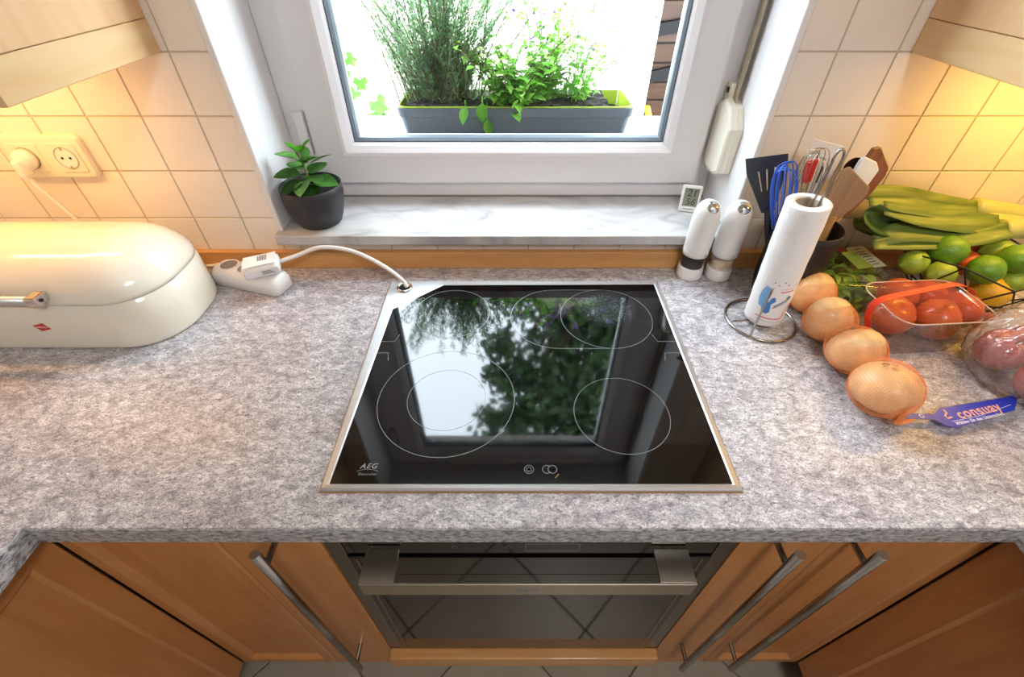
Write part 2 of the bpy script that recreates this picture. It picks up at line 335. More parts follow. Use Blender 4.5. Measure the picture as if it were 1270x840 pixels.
def add_leaf(bm, L_, W, mtx, **k):
    rows = [[bm.verts.new(mtx @ Vector(p)) for p in r] for r in leaf_verts(L_, W, **k)]
    for a, c in zip(rows, rows[1:]):
        bm.faces.new((a[0], a[1], c[1], c[0])); bm.faces.new((a[1], a[2], c[2], c[1]))
def leafmesh(L_, W, thick=.0008, **k):
    bm = bmesh.new(); add_leaf(bm, L_, W, Matrix(), **k)
    g = bmesh.ops.solidify(bm, geom=bm.faces[:], thickness=thick)
    return fin(bm)
def orient(loc, az, el, roll=0, s=1):                # x axis points along azimuth/elevation
    return Matrix.Translation(loc) @ Euler((R(roll), -R(el), R(az)), 'XYZ').to_matrix().to_4x4() @ Matrix.Scale(s, 4)
def place(o, mtx): o.matrix_local = mtx; return o

# ================================================================== THE ROOM
XL, XR = -1.24, 1.24; FLOOR, CEIL, REAR = -.90, 1.62, -3.3
OX0, OX1, OZ0, OZ1 = -.49, .46, .065, 1.10          # window opening
wall = link('wall_back', boxes([(XL - .1, OX0 - .012, .0018, .25, FLOOR, CEIL), (OX1 + .012, XR + .1, .0018, .25, FLOOR, CEIL),
                                (OX0 - .012, OX1 + .012, .0018, .25, FLOOR, OZ0), (OX0 - .012, OX1 + .012, .0018, .25, OZ1 + .012, CEIL)]), 'grout', kind='structure')
link('wall_left', box(XL - .1, XL, REAR, .0018, FLOOR, CEIL), 'plaster', kind='structure')
link('wall_right', box(XR, XR + .1, REAR, .0018, FLOOR, CEIL), 'plaster', kind='structure')
link('wall_rear', boxes([(XL, -.85, REAR - .1, REAR, FLOOR, CEIL), (.85, XR, REAR - .1, REAR, FLOOR, CEIL), (-.85, .85, REAR - .1, REAR, FLOOR, CEIL)]), 'plaster', kind='structure')
link('ceiling', box(XL - .1, XR + .1, REAR - .1, .25, CEIL, CEIL + .1), 'ceil', kind='structure')
floor = link('floor', box(XL - .1, XR + .1, REAR - .1, .25, FLOOR - .1, FLOOR - .004), 'floorgrout', kind='structure')
FT = .3536; ft = box(-FT / 2 + .002, FT / 2 - .002, -FT / 2 + .002, FT / 2 - .002, -.006, 0, .0015, 1)
for i in range(-6, 7):                                # square floor tiles laid diagonally
    for j in range(-6, 7):
        p = .405 / math.sqrt(2) + (i + .5) * FT; q = -.49 / math.sqrt(2) + (j + .5) * FT; x = (p + q) / math.sqrt(2); y = (q - p) / math.sqrt(2)
        if abs(x) < .95 and -2.6 < y < -.25: link('floor_tile', ft, 'floor', floor, loc=(x, y, FLOOR), rot=(0, 0, R(45)))
# reveal linings of the window, white
for nm, me in (('reveal_lining', box(OX0 - .012, OX0, -.003, .29, .087, OZ1 + .012, .0015, 1)), ('reveal_lining', box(OX1, OX1 + .012, -.003, .29, .087, OZ1 + .012, .0015, 1)),
               ('reveal_lining', box(OX0, OX1, -.003, .29, OZ1, OZ1 + .012))): link(nm, me, 'plaster', wall)
# wall tiles, 10 cm grid
TP, TG = .1, .0026; full = box(0, TP - TG, 0, .0020, 0, TP - TG, .0007, 1)
def tiles(xs, zs):
    for a, c in zip(xs, xs[1:]):
        for d, e in zip(zs, zs[1:]):
            if c - a > .099 and e - d > .099: link('wall_tile', full, 'tile', wall, loc=(a + TG / 2, 0, d + TG / 2))
            elif c - a > .008 and e - d > .008: link('wall_tile', box(0, c - a - TG, 0, .0020, 0, e - d - TG, .0007, 1), 'tile', wall, loc=(a + TG / 2, 0, d + TG / 2))
zs = [.016 + .1 * r for r in range(0, 8)]
xl = [XL] + [-.5687 - .1 * k for k in range(6, -1, -1)] + [OX0 - .012]
xr = [OX1 + .012] + [.5382 + .1 * k for k in range(0, 7)] + [XR]
tiles(xl, zs); tiles(xr, zs)
tiles([OX0 - .012] + [.036 + .1005 * k for k in range(-5, 5)] + [OX1 + .012], [.016, .0655])
# marble sill and wooden upstand strip
link('trim_1', box(-.502, .474, -.024, .166, .0655, .087, .003, 2), 'sill', label='pale grey marble window sill slab', kind='structure')
link('trim_2', box(XL + .002, XR - .002, -.0145, -.0005, .0002, .042, .002, 2), 'beechx', label='honey coloured wooden strip where worktop meets tiles', kind='structure')
# window: fixed frame, sash, gasket, pane
win = thing('window_1', 'white plastic window with a mitred opening sash', None, (0, 0, 0), kind='structure')
fr = [(0, .17), (.001, .166), (.052, .166), (.054, .170), (.054, .236), (0, .236)]
link('frame', rectframe(OX0 + .0005, OX1 - .0005, .0875, OZ1 - .0005, fr), 'pvc', win)
SX0, SX1, SZ0, SZ1 = -.437, .422, .128, 1.065
sp = [(0, .152), (.0015, .148), (.062, .148), (.068, .150), (.080, .160), (.085, .166), (.086, .175), (.086, .222), (0, .222)]
link('sash', rectframe(SX0, SX1, SZ0, SZ1, sp), 'pvc', win)
gp = [(.083, .170), (.088, .168), (.093, .174), (.093, .190), (.083, .190)]
link('gasket', rectframe(SX0, SX1, SZ0, SZ1, gp), 'gasket', win)
link('glass_pane', box(SX0 + .085, SX1 - .085, .1795, .1825, SZ0 + .085, SZ1 - .085), 'glass', win)
link('spacer_bar', rectframe(SX0, SX1, SZ0, SZ1, [(.084, .183), (.092, .183), (.092, .198), (.084, .198)]), 'alu', win)
for zz in (.19, .85): link('hinge_cap', box(-.466, -.444, .150, .166, zz, zz + .09, .003), 'pvc', win)
link('sealant_bead', tube([(OX0, .1655, .0885), (OX1, .1655, .0885)], .0025, 6), 'silicone', win)

# ================================================================== WORKTOP AND HOB
wt = link('worktop', prism([(XL + .002, -.0005), (XL + .002, -2.3), (-.632, -2.3), (-.632, -.609), (.672, -.609), (.672, -2.3), (XR - .002, -2.3), (XR - .002, -.0005)], -.038, 0, .003, 2), 'top',
     label='grey marbled laminate worktop running round the corner under the window', cat='worktop')
link('edge_band', box(-.632, .672, -.6104, -.609, -.0375, -.0025), 'edge', wt); link('edge_band', box(-.6326, -.6306, -2.29, -.6105, -.0375, -.0025), 'edge', wt); link('edge_band', box(.6706, .6726, -2.29, -.6105, -.0375, -.0025), 'edge', wt)
hob = thing('ceramic_hob', 'black glass ceramic hob with steel rim set in the worktop', 'hob')
outer = [(-.262, -.559), (.314, -.559), (.314, -.069), (-.146, -.069), (-.262, -.069), (-.262, -.168)]
inner = [(-.2505, -.5495), (.3025, -.5495), (.3025, -.083), (-.146, -.086), (-.192, -.127), (-.238, -.168)]
def inset(poly, k): return [(x + (.026 - x) / abs(.026 - x) * k, y + (-.314 - y) / abs(-.314 - y) * k) for x, y in poly]
link('sealant', prism([(-.2633, -.5605), (.3153, -.5605), (.3153, -.068), (-.2633, -.068)], .0002, .0012), 'sealtan', hob)
link('steel_rim', rings([[(x, y, z) for x, y in p] for p, z in ((outer, .0012), (inset(outer, .0006), .0035), (inset(outer, .003), .0062), (inset(inner, -.0022), .0066), (inner, .0050), (inner, .0012))], closed=True), 'steel', hob)
glass = link('glass_plate', prism([inner[i] for i in (0, 1, 2, 3, 5)], .0012, .0052), 'hobglass', hob)
Z = .00535
for nm, me in (('zone_ring', annulus(-.106, -.398, .110, .0008, Z)), ('zone_ring', annulus(-.106, -.398, .063, .0008, Z)), ('zone_ring', annulus(-.118, -.178, .0735, .0008, Z)), ('zone_ring', annulus(.184, -.192, .0885, .0008, Z)), ('zone_ring', annulus(.172, -.428, .0745, .0008, Z))):
    link(nm, me, 'mark', glass)
# stretched outline of the oval roasting zone
def arcpts(cx, cy, r, a0, a1, n=30): return [(cx + r * math.cos(R(a0 + (a1 - a0) * i / n)), cy + r * math.sin(R(a0 + (a1 - a0) * i / n)), Z) for i in range(n + 1)]
def line(pts, wd=.0008, closed=False):
    b = bmesh.new(); P = [Vector(p) for p in pts]; prev = None
    for i, p in enumerate(P):
        t = (P[min(i + 1, len(P) - 1)] - P[max(i - 1, 0)]).normalized(); n_ = Vector((-t.y, t.x, 0)) * wd / 2
        q = (b.verts.new(p + n_), b.verts.new(p - n_))
        if prev: b.faces.new((prev[0], prev[1], q[1], q[0]))
        prev = q
    return fin(b)
link('zone_ring', line([(.184, -.1035, Z)] + arcpts(.086, -.192, .0885, 90, 270) + [(.184, -.2805, Z)]), 'mark', glass)
for sx in (-1, 1):
    x0 = .026 + sx * .274; 
    link('printed_corner', line([(x0, -.262, Z), (x0 - sx * .032, -.262, Z), (x0 - sx * .038, -.243, Z)], .0009), 'mark', glass)
    link('printed_corner', line([(x0, -.292, Z), (x0 - sx * .026, -.292, Z), (x0 - sx * .030, -.311, Z)], .0009), 'mark', glass)
link('icon', annulus(.024, -.527, .0065, .0008, Z, 28), 'mark', glass); link('icon', annulus(.024, -.527, .0034, .0008, Z, 20), 'mark', glass)
link('icon', annulus(.057, -.527, .0062, .0008, Z, 28), 'mark', glass); link('icon', line(arcpts(.049, -.527, .0062, 40, 320), .0008), 'mark', glass)
link('logo', textmesh('AEG', .0115, .00005, .25, 1.15, .0002), 'mark', glass, loc=(-.203, -.522, Z))
link('logo_underline', line(arcpts(-.203, -.568, .041, 68, 112, 12), .0005), 'mark', glass)
link('logo', textmesh('Electrolux', .0056, .00005, 0, 1.1), 'mark', glass, loc=(-.202, -.5345, Z))
g = link('cable_grommet', lathe([(.0165, .0066), (.0165, .0095), (.015, .0105), (.0125, .0100), (.0120, .0075), (.0105, .0067)], 32), 'chrome', hob, smooth=True, loc=(-.226, -.098, 0))
link('grommet_hole', lathe([(.0125, .0067), (.0125, .0073)], 24), 'hole', g)
link('match_stub', box(-.003, .005, -.0006, .0006, 0, .001), 'sealtan', hob, loc=(.062, -.5385, .0053), rot=(0, 0, R(50)))

# ================================================================== BASE UNITS
YF = -.590
ZT, ZB = -.0415, -.765
def unit(name, label, x0, x1, door='slab', hx=None, st=.042):
    t = thing(name, label, 'cabinet', ((x0 + x1) / 2, -.57, FLOOR)); t_inv = Matrix.Translation((-(x0 + x1) / 2, .57, -FLOOR))
    def add(nm, me, m, par=t):
        me.transform(t_inv); return link(nm, me, m, par)
    add('carcass', box(x0 + .001, x1 - .001, -.5695, -.02, ZB, -.0385), 'beech')
    add('plinth', box(x0 + .001, x1 - .001, -.52, -.50, FLOOR + .001, ZB - .001), 'beech')
    if door == 'slab':
        d = add('door', box(x0 + .0015, x1 - .0015, YF, -.570, ZB, ZT, .003, 2), 'beech')
    else:
        d = rectframe(x0 + .0015, x1 - .0015, ZB, ZT, [(0, YF + .003), (.003, YF), (st - .009, YF), (st - .006, YF + .003), (st - .001, YF + .010), (st, YF + .011), (st, YF + .020), (0, YF + .020)])
        d = add('door', d, 'beech')
        add('door_panel', box(x0 + st, x1 - st, YF + .0108, YF + .018, ZB + st - .001, ZT - st + .001), 'beech', d)
    if hx is not None:
        h = add('handle', tube([(hx, YF - .038, ZB + .12), (hx, YF - .038, -.034)], .0065, 16), 'barsteel', d)
        for p in h.data.polygons: p.use_smooth = len(p.vertices) == 4
        for z in (ZB + .160, -.075): add('handle_post', tube([(hx, YF, z), (hx, YF - .034, z)], .0045, 12), 'barsteel', h)
unit('base_cabinet', 'narrow beech pull-out cabinet left of the oven with long bar handle', -.4255, -.2755, 'slab', -.336)
unit('base_cabinet', 'beech corner cabinet with recessed door panel and no handle', -.6580, -.4265, 'framed', None, .034)
unit('base_cabinet', 'narrow beech pull-out cabinet right of the oven with long bar handle', .3285, .4665, 'slab', .376)
unit('base_cabinet', 'beech corner cabinet with recessed door panel and a bar handle', .4675, .7010, 'framed', .484, .034)
def side_unit(label, xf, s):                          # run along a side wall; s = direction the fronts face
    y1, y0 = -.5902, -1.19
    t = thing('base_cabinet', label, 'cabinet', (xf - s * .02, (y0 + y1) / 2, FLOOR)); inv = Matrix.Translation((-(xf - s * .02), -(y0 + y1) / 2, -FLOOR))
    rot = Matrix.Rotation(R(90 * s), 4, 'Z')
    def add(nm, me, m, par): me.transform(inv); return link(nm, me, m, par)
    a, c = sorted((xf - s * .021, s * -1.23 if s > 0 else 1.23)); add('carcass', box(a, c, y0 + .001, y1 - .001, ZB, -.0385), 'beech', t)
    st = .045 if s > 0 else .062
    me = rectframe(y0 if s > 0 else -y1, y1 if s > 0 else -y0, ZB, ZT, [(0, .003), (.003, 0), (st - .006, 0), (st - .003, .0025), (st, .004), (st, .020), (0, .020)])
    me.transform(Matrix.Translation((xf, 0, 0)) @ rot); d = add('door', me, 'beech', t)
    me = box((y0 if s > 0 else -y1) + st, (y1 if s > 0 else -y0) - st, .0038, .018, ZB + st, ZT - st); me.transform(Matrix.Translation((xf, 0, 0)) @ rot); add('door_panel', me, 'beech', d)
    add('plinth', box(*sorted((xf - s * .07, xf - s * .09)), y0, y1, FLOOR + .001, ZB - .001), 'beech', t)
side_unit('beech cabinet facing the narrow corner door without handle, under worktop return', -.657, 1)
side_unit('beech cabinet facing the corner door with bar handle, under worktop return', .700, -1)
# oven
ov = thing('built_in_oven', 'black glass built-in oven with steel handle below the hob', 'oven')
link('housing', box(-.2735, .3265, -.569, -.03, -.634, -.0385), 'black', ov)
for x0, x1 in ((-.2735, -.249), (.302, .3265)): link('side_trim', box(x0, x1, -.5905, -.569, -.634, -.040, .0015, 1), 'ovsteel', ov)
cp = link('control_panel', box(-.2485, .3015, -.5885, -.569, -.128, -.040, .001, 1), 'ovglass', ov)
for x in (-.085, -.005): link('icon', annulus(x, 0, .004, .0008, 0, 20), 'mark', cp, loc=(0, -.5887, -.105), rot=(R(90), 0, 0))
link('display', rectframe(.02, .10, -.118, -.094, [(0, -.5888), (.0008, -.5888), (.0008, -.5886), (0, -.5886)]), 'mark', cp)
dr = link('oven_door', box(-.2485, .3015, -.592, -.569, -.633, -.133, .0015, 1), 'ovglass', ov)
link('inner_window', box(-.18, .235, -.5924, -.5921, -.56, -.20), 'ovinner', dr)
for x in (-.236, .289): link('door_edge_strip', box(x - .002, x + .002, -.5926, -.5921, -.63, -.14), 'ovsteel', dr)
hd = link('handle', boxes([(-.2135, -.165, -.638, -.592, -.109, -.104), (.207, .2575, -.638, -.592, -.109, -.104), (-.2135, .2575, -.641, -.6375, -.143, -.104)], .0008), 'handle', ov)
link('logo', textmesh('NEFF', .0115, .0001, 0, 1.25, .0002), 'mark', hd, loc=(.022, -.6413, -.128), rot=(R(90), 0, 0))
dw = thing('plinth_drawer', 'low beech drawer front directly below the oven', 'drawer')
link('front', box(-.2735, .3265, -.612, -.590, -.700, -.637, .003, 2), 'beechx', dw)
link('drawer_box', box(-.26, .315, -.5895, -.10, -.695, -.642), 'beech', dw)
link('plinth', box(-.2735, .3265, -.52, -.50, FLOOR + .001, -.7005), 'beech', dw)

# ================================================================== WALL CABINETS with lamps beneath
def wall_unit(label, x0, x1, edge, watts, col, lamplabel):
    t = thing('wall_cabinet', label, 'cabinet', ((x0 + x1) / 2, -.15, .463))
    inv = Matrix.Translation((-(x0 + x1) / 2, .15, -.463))
    def add(nm, me, m, par=t): me.transform(inv); return link(nm, me, m, par)
    add('carcass', box(x0, x1, -.29, -.0005, .463, 1.15, .001, 1), 'maple')
    add('door', box(x0 + .001, x1 - .001, -.309, -.291, .463, 1.15, .002, 1), 'beech')
    e0, e1 = (x1 - .018, x1) if edge == 'r' else (x0, x0 + .018)
    add('light_rail', box(e0, e1, -.309, -.0005, .4155, .4622, .001, 1), 'maple2')
    a, c = (x0, x1 - .0185) if edge == 'r' else (x0 + .0185, x1)
    add('light_rail', box(a, c, -.309, -.291, .4155, .4622, .001, 1), 'beech')
    lx0, lx1 = (x0 + .08, x1 - .10) if edge == 'r' else (x0 + .10, x1 - .08)
    lt = thing('cabinet_lamp', lamplabel, 'lamp', ((lx0 + lx1) / 2, -.14, .4625))
    h = (lx1 - lx0) / 2
    link('body', box(-h, h, -.03, .03, -.016, -.0005, .003), 'white', lt)
    link('diffuser', box(-h + .01, h - .01, -.022, .022, -.020, -.0165, .001), 'warm', lt)
    ld = bpy.data.lights.new('lamp_light', 'AREA'); ld.shape = 'RECTANGLE'; ld.size = 2 * h - .03; ld.size_y = .04; ld.energy = watts; ld.color = col
    lo = bpy.data.objects.new('lamp_light', ld); COL.objects.link(lo); lo.parent = lt; lo.location = (0, 0, -.0215)
wall_unit('pale maple wall cabinet above the bread box and sockets', XL + .003, -.580, 'r', LAMP_L, (1, .50, .15), 'slim lamp under the wall cabinet above the bread box')
wall_unit('maple wall cabinet above the leeks and fruit basket', .659, XR - .003, 'l', LAMP_R, (1, .53, .05), 'slim lamp under the wall cabinet above the fruit basket')
cl = thing('ceiling_fill_lamp', 'round opal ceiling lamp added out of view as room fill light', 'lamp', (.4, -1.6, CEIL))  # unseen lamp, added to brighten the fronts and sash from behind
link('base', lathe([(.12, -.02), (.12, -.0005)]), 'white', cl); link('shade', lathe([(.0, -.10), (.10, -.095), (.17, -.06), (.185, -.022), (.12, -.0205)]), 'shade', cl, smooth=True)
ld = bpy.data.lights.new('ceiling_fill_light', 'AREA'); ld.shape = 'DISK'; ld.size = .5; ld.energy = LAMP_C; ld.color = (1, .97, .94)
lo = bpy.data.objects.new('ceiling_fill_light', ld); COL.objects.link(lo); lo.parent = cl; lo.location = (0, 0, -.12)

# ================================================================== LEFT SIDE OF THE WORKTOP
# bread box
bb = thing('bread_box', 'cream enamelled bread box with domed lid and chrome handle', 'bread box', (-.85, -.165, .0005))
BX0, BX1, BY0, BY1 = -.22, .241, -.113, .117
def bring(z, e, rf=.095): 
    r = min(max(.012, rf - e * .75), (BY1 - BY0) / 2 - e - .001); return [(x, y, z) for x, y in rrect(BX0 + e, BX1 - e, BY0 + e, BY1 - e, r, 10)]
body = link('body', rings([bring(z, e) for z, e in ((0, .004), (.003, .0012), (.008, 0), (.05, .0005), (.0965, .002), (.0972, .004))]), 'cream', bb, smooth=True)
lid = link('lid', rings([bring(z, e) for z, e in ((.0978, .004), (.0984, .0022), (.106, .0028), (.114, .005), (.124, .010), (.134, .0175), (.144, .026), (.154, .038), (.161, .051), (.166, .066), (.169, .082), (.1705, .099))]), 'cream', bb, smooth=True)
for o in (body, lid):
    for p in o.data.polygons:
        if len(p.vertices) > 4: p.use_smooth = False
hb = link('handle', tube([(-.20, -.123, .119), (.066, -.123, .119)], .0075, 16), 'steel', lid, smooth=True)
link('handle_end', box(.063, .082, -.131, -.106, .1095, .1275, .003), 'chrome', hb); link('handle_screw', lathe([(.003, 0), (.003, .001)], 12), 'black', hb, loc=(.0825, -.121, .119), rot=(0, R(90), 0))
lg = link('logo_badge', prism([(-.0135, .004), (.006, .009), (.0135, -.004), (-.006, -.009)], 0, .0004), 'red', body, loc=(.031, -.1125, .053), rot=(R(90), 0, 0))
link('logo_text', textmesh('WESCO', .0052, .0001, .1, 1), 'tagwhite', lg, loc=(0, 0, .0005), rot=(0, 0, R(-2)))

# wall sockets, plug and lead
so = thing('double_socket', 'cream double wall socket with one plug in it', 'socket', (-.877, -.0003, .246))
link('plate', rings([[(x, y_, z) for x, z in rrect(-.076 + e, .076 - e, -.040 + e, .040 - e, .010, 5)] for y_, e in ((0, 0), (-.006, 0), (-.010, .0035), (-.0105, .008))]), 'offwhite', so)
for k, cx in enumerate((-.036, .036)):
    ins = link('socket_insert', rings([[(cx + x, y_, z) for x, z in rrect(-.027 + e, .027 - e, -.027 + e, .027 - e, .004, 4)] for y_, e in ((-.0105, 0), (-.0122, .0008))]), 'offwhite', so)
    link('socket_well', lathe([(.0195, 0), (.0195, .0006)], 32), 'greyp' if k == 9 else 'white', ins, loc=(cx, -.0122, 0), rot=(R(90), 0, 0))
    link('well_ring', annulus(0, 0, .0195, .0012, 0, 40), 'silicone', ins, loc=(cx, -.0132, 0), rot=(R(90), 0, 0))
    if k == 1:
        for dx in (-.0075, .0075): link('pin_hole', lathe([(.0024, 0), (.0024, .0004)], 12), 'hole', ins, loc=(cx + dx, -.0128, 0), rot=(R(90), 0, 0))
        for dz in (-.0175, .0175): link('earth_contact', box(cx - .002, cx + .002, -.0136, -.0126, dz - .003, dz + .003), 'contact', ins)
pl = thing('mains_plug', 'flat white plug in the wall socket with lead hanging behind bread box', 'plug', (-.913, -.0125, .246))
link('plug_body', lathe([(.019, .001), (.019, .012), (.016, .019), (.010, .022), (0, .0225)], 28), 'white', pl, smooth=True, rot=(R(90), 0, 0))
link('grip', box(-.008, .008, -.034, -.012, -.026, .006, .006, 3), 'white', pl, smooth=True)
link('lead', tube(smoothpath([(0, -.025, -.022), (.004, -.024, -.045), (.012, -.018, -.08), (.022, -.012, -.125), (.03, -.010, -.17), (.05, -.010, -.205), (.10, -.012, -.236)]), .0034, 10), 'white', pl, smooth=True)

# power strip with plug
PS = Vector((-.545, -.078, .0005)); PA = R(-17)
ps = thing('power_strip', 'white three-way power strip lying beside the bread box', 'power strip', PS, (0, 0, PA))
b = [[(x, y, z) for x, y in rrect(-.092 + e, .074 - e, -.028 + e, .028 - e, .012, 5)] for z, e in ((0, .004), (.003, 0), (.026, .001), (.036, .005), (.040, .011))]
link('housing', rings(b), 'white', ps, smooth=True)
for cx in (-.056, -.012, .034):
    s = link('socket_well', lathe([(.0195, 0), (.0205, .0012), (.0195, .002), (.017, .0012), (.017, .0006)], 28), 'white', ps, smooth=True, loc=(cx, 0, .0398))
    link('well_floor', lathe([(.0172, .0004), (.0172, .0009)], 24), 'silicone', s)
link('lead', tube(smoothpath([(-.09, .005, .018), (-.112, .024, .016), (-.14, .022, .008), (-.19, .02, .004)]), .0035, 8), 'white', ps, smooth=True)
ap = thing('plug_adapter', 'white plug with barcode label feeding a lead into the hob', 'plug', PS + Vector((.034, -.012, .0425)), (0, 0, R(18)))
me = rings([[(x, y, z) for x, y in rrect(-.036 + e, .036 - e, -.023 + e + (0), .023 - e, .008, 5)] for z, e in ((0, .006), (.004, .001), (.020, 0), (.026, .003), (.029, .009))])
link('plug_body', me, 'white', ap, smooth=True, rot=(R(6), R(-4), 0))
lb = link('label_sticker', box(-.03, .033, -.018, .018, .0292, .0296), 'paperlabel', ap, rot=(R(6), R(-4), 0))
lf = link('label_sticker', box(-.028, .034, -.0236, -.0232, .006, .022), 'paperlabel', ap, rot=(R(6), R(-4), 0))
for i in range(11):
    link('barcode_bar', box(-.002 + i * .0017, -.002 + i * .0017 + (.0006, .0011)[i % 3 == 0], -.003, .014, .0297, .0299), 'ink', lb)
for i in range(3): link('label_line', box(.002, .020 + .003 * i, -.0239, -.0237, .0165 - i * .003, .0177 - i * .003), 'ink', lf)
link('lead', tube(smoothpath([Vector((.034, .004, .015)), Vector((.070, .012, .018)), Vector((.12, .008, .030)), Vector((.18, -.02, .026)), Vector((.235, -.060, .004)), Vector((.266, -.087, -.020)), Vector((.274, -.098, -.0345))]), .0042, 12), 'white', ap, smooth=True)

# potted plant on the sill
pp = thing('potted_plant', 'small green leafy plant in an anthracite pot on the sill', 'plant', (-.4215, .041, .0875))
link('pot', lathe([(.040, 0), (.045, .003), (.052, .018), (.0595, .045), (.0625, .066), (.0625, .084), (.0610, .0855), (.0592, .084), (.059, .062), (.054, .062)], 48, True), 'pot', pp, smooth=True)
link('soil', lathe([(.0585, .062), (.05, .064), (.03, .066), (0, .067)], 28, False), 'soil', pp)
lm = leafmesh(.052, .041, .001, curl=.12, n=7, fold=.18, tip=.7); random.seed(3)
link('stem', tube(smoothpath([(0, 0, .06), (.003, -.004, .09), (.0, -.002, .12), (-.006, .002, .15)]), .0025, 8), 'stem', pp)
for i, (z, az, el, s, nw) in enumerate([(.145, 200, 55, .55, 1), (.15, 20, 45, .55, 1), (.148, 300, 50, .5, 1), (.135, 180, 18, .85, 0), (.13, 100, 30, .7, 0), (.128, 330, 30, .85, 0), (.12, 30, 20, .95, 0), (.118, 255, 25, .75, 1),
                                        (.108, 200, 5, 1.0, 0), (.105, 310, 8, 1.05, 0), (.10, 270, -8, 1.0, 0), (.098, 225, -12, 1.05, 0), (.095, 350, -2, 1.0, 0), (.10, 70, 12, 1.0, 0), (.092, 290, -22, .9, 0), (.125, 285, 40, .6, 1), (.11, 140, 10, .95, 0)]):
    st_len = .012 * s; d = Vector((math.cos(R(az)) * math.cos(R(el)), math.sin(R(az)) * math.cos(R(el)), math.sin(R(el))))
    o = link('leaf', lm.copy() if nw else lm, None, pp, smooth=True)
    if not o.data.materials: o.data.materials.append(M['leafnew' if nw else 'leaf'])
    place(o, orient(Vector((0, 0, z)) + d * st_len, az, el, random.uniform(-20, 20), s))

# ================================================================== RIGHT OF THE WINDOW
# strap winder of the roller shutter on the right reveal
sw = thing('strap_winder', 'cream shutter strap winder box with grey strap on the window reveal', 'strap winder', (OX1 - .0005, .115, .24))
prof = [(-.045, -.058), (-.022, -.070), (.030, -.070), (.045, -.060), (.045, .060), (.020, .073), (-.020, .062), (-.045, .030)]
def px(p, x, e): 
    return [(x, q[0] * (1 - e), q[1] * (1 - e)) for q in p]
link('cover', rings([px(prof, 0, 0), px(prof, -.010, 0), px(prof, -.0105, .02), px(prof, -.013, .02), px(prof, -.013, .0), px(prof, -.024, .02), px(prof, -.028, .10)]), 'offwhite', sw)
link('bracket', box(-.020, 0, .020, .044, .066, .098, .003), 'offwhite', sw); link('guide_hole', lathe([(.006, 0), (.006, .0006)], 16), 'hole', sw, loc=(-.0203, .032, .084), rot=(0, R(-90), 0))
link('strap', box(-.011, -.009, .0, .022, .06, OZ1 - .24), 'strap', sw)
link('lower_bracket', box(-.012, 0, .035, .050, -.085, -.062, .002), 'offwhite', sw)
# thermometer
th = thing('digital_thermometer', 'small white digital thermometer standing on the sill', 'thermometer', (.400, .085, .0872), (R(-16), 0, R(-16)))
link('case', box(-.021, .021, -.004, .006, 0, .058, .003, 3), 'white', th, smooth=False)
lc = link('display', box(-.0155, .0155, -.0046, -.0041, .013, .052), 'lcd', th)
link('digits', textmesh('21', .022, .0001, .1, 1.0, .0002), 'lcdink', lc, loc=(.001, -.0048, .0415), rot=(R(90), 0, 0)); link('digits', textmesh('56', .020, .0001, .1, 1.0, .0002), 'lcdink', lc, loc=(.001, -.0048, .0225), rot=(R(90), 0, 0))
link('brand_line', box(-.012, .010, -.0043, -.0041, .006, .0078), 'mark', th); link('foot', box(-.012, .012, .006, .02, .001, .005), 'white', th)
# electric mills
def mill(label, x, y, fill, rz):
    t = thing('electric_mill', label, 'mill', (x, y, .0003), (0, 0, rz))
    link('base', lathe([(.0245, 0), (.026, .002), (.0265, .006), (.0262, .026), (.0255, .028)], 40), 'white', t, smooth=True)
    link('contents', lathe([(.0225, .0285), (.0225, .046), (.018, .049), (.0, .050)], 32), fill, t)
    link('window_ring', lathe([(.0255, .0282), (.0258, .056)], 40, False), 'millclear', t, smooth=True)
    b = link('body', lathe([(.0242, .0562), (.0260, .0568), (.0262, .064), (.0265, .10), (.0262, .13), (.0252, .146), (.0226, .158), (.0186, .1665), (.0125, .1725), (.006, .1752), (0, .176)], 40), 'white', t, smooth=True)
    k = link('button', lathe([(.0124, 0), (.0130, .0012), (.0118, .0026), (.0100, .0034), (.0065, .0058), (0, .0070)], 28), 'chrome', t, smooth=True)
    n_ = Vector((0, -.62, .78)).normalized(); k.matrix_local = Matrix.Translation((0, -.0132, .1665)) @ n_.to_track_quat('Z', 'Y').to_matrix().to_4x4()
    bm = bmesh.new()
    for i in range(5):
        a = R(90 + 72 * i); a2 = R(90 + 72 * i + 36)
        for q in ((a, a2), ):
            tube([(.0036 * math.cos(q[0]), 0, .0036 * math.sin(q[0])), (.0018 * math.cos(q[1]), 0, .0018 * math.sin(q[1])), (.0036 * math.cos(q[0] + R(72)), 0, .0036 * math.sin(q[0] + R(72)))], .0003, 4, bm=bm)
    link('star_print', fin(bm), 'mark', b, loc=(.009, -.0252, .064), rot=(0, 0, R(20)))
mill('white electric mill holding black peppercorns, next to the thermometer', .3885, -.041, 'peppercorn', R(8))
mill('white electric mill holding pale salt, beside the pepper mill', .4495, -.044, 'salt', R(-4))
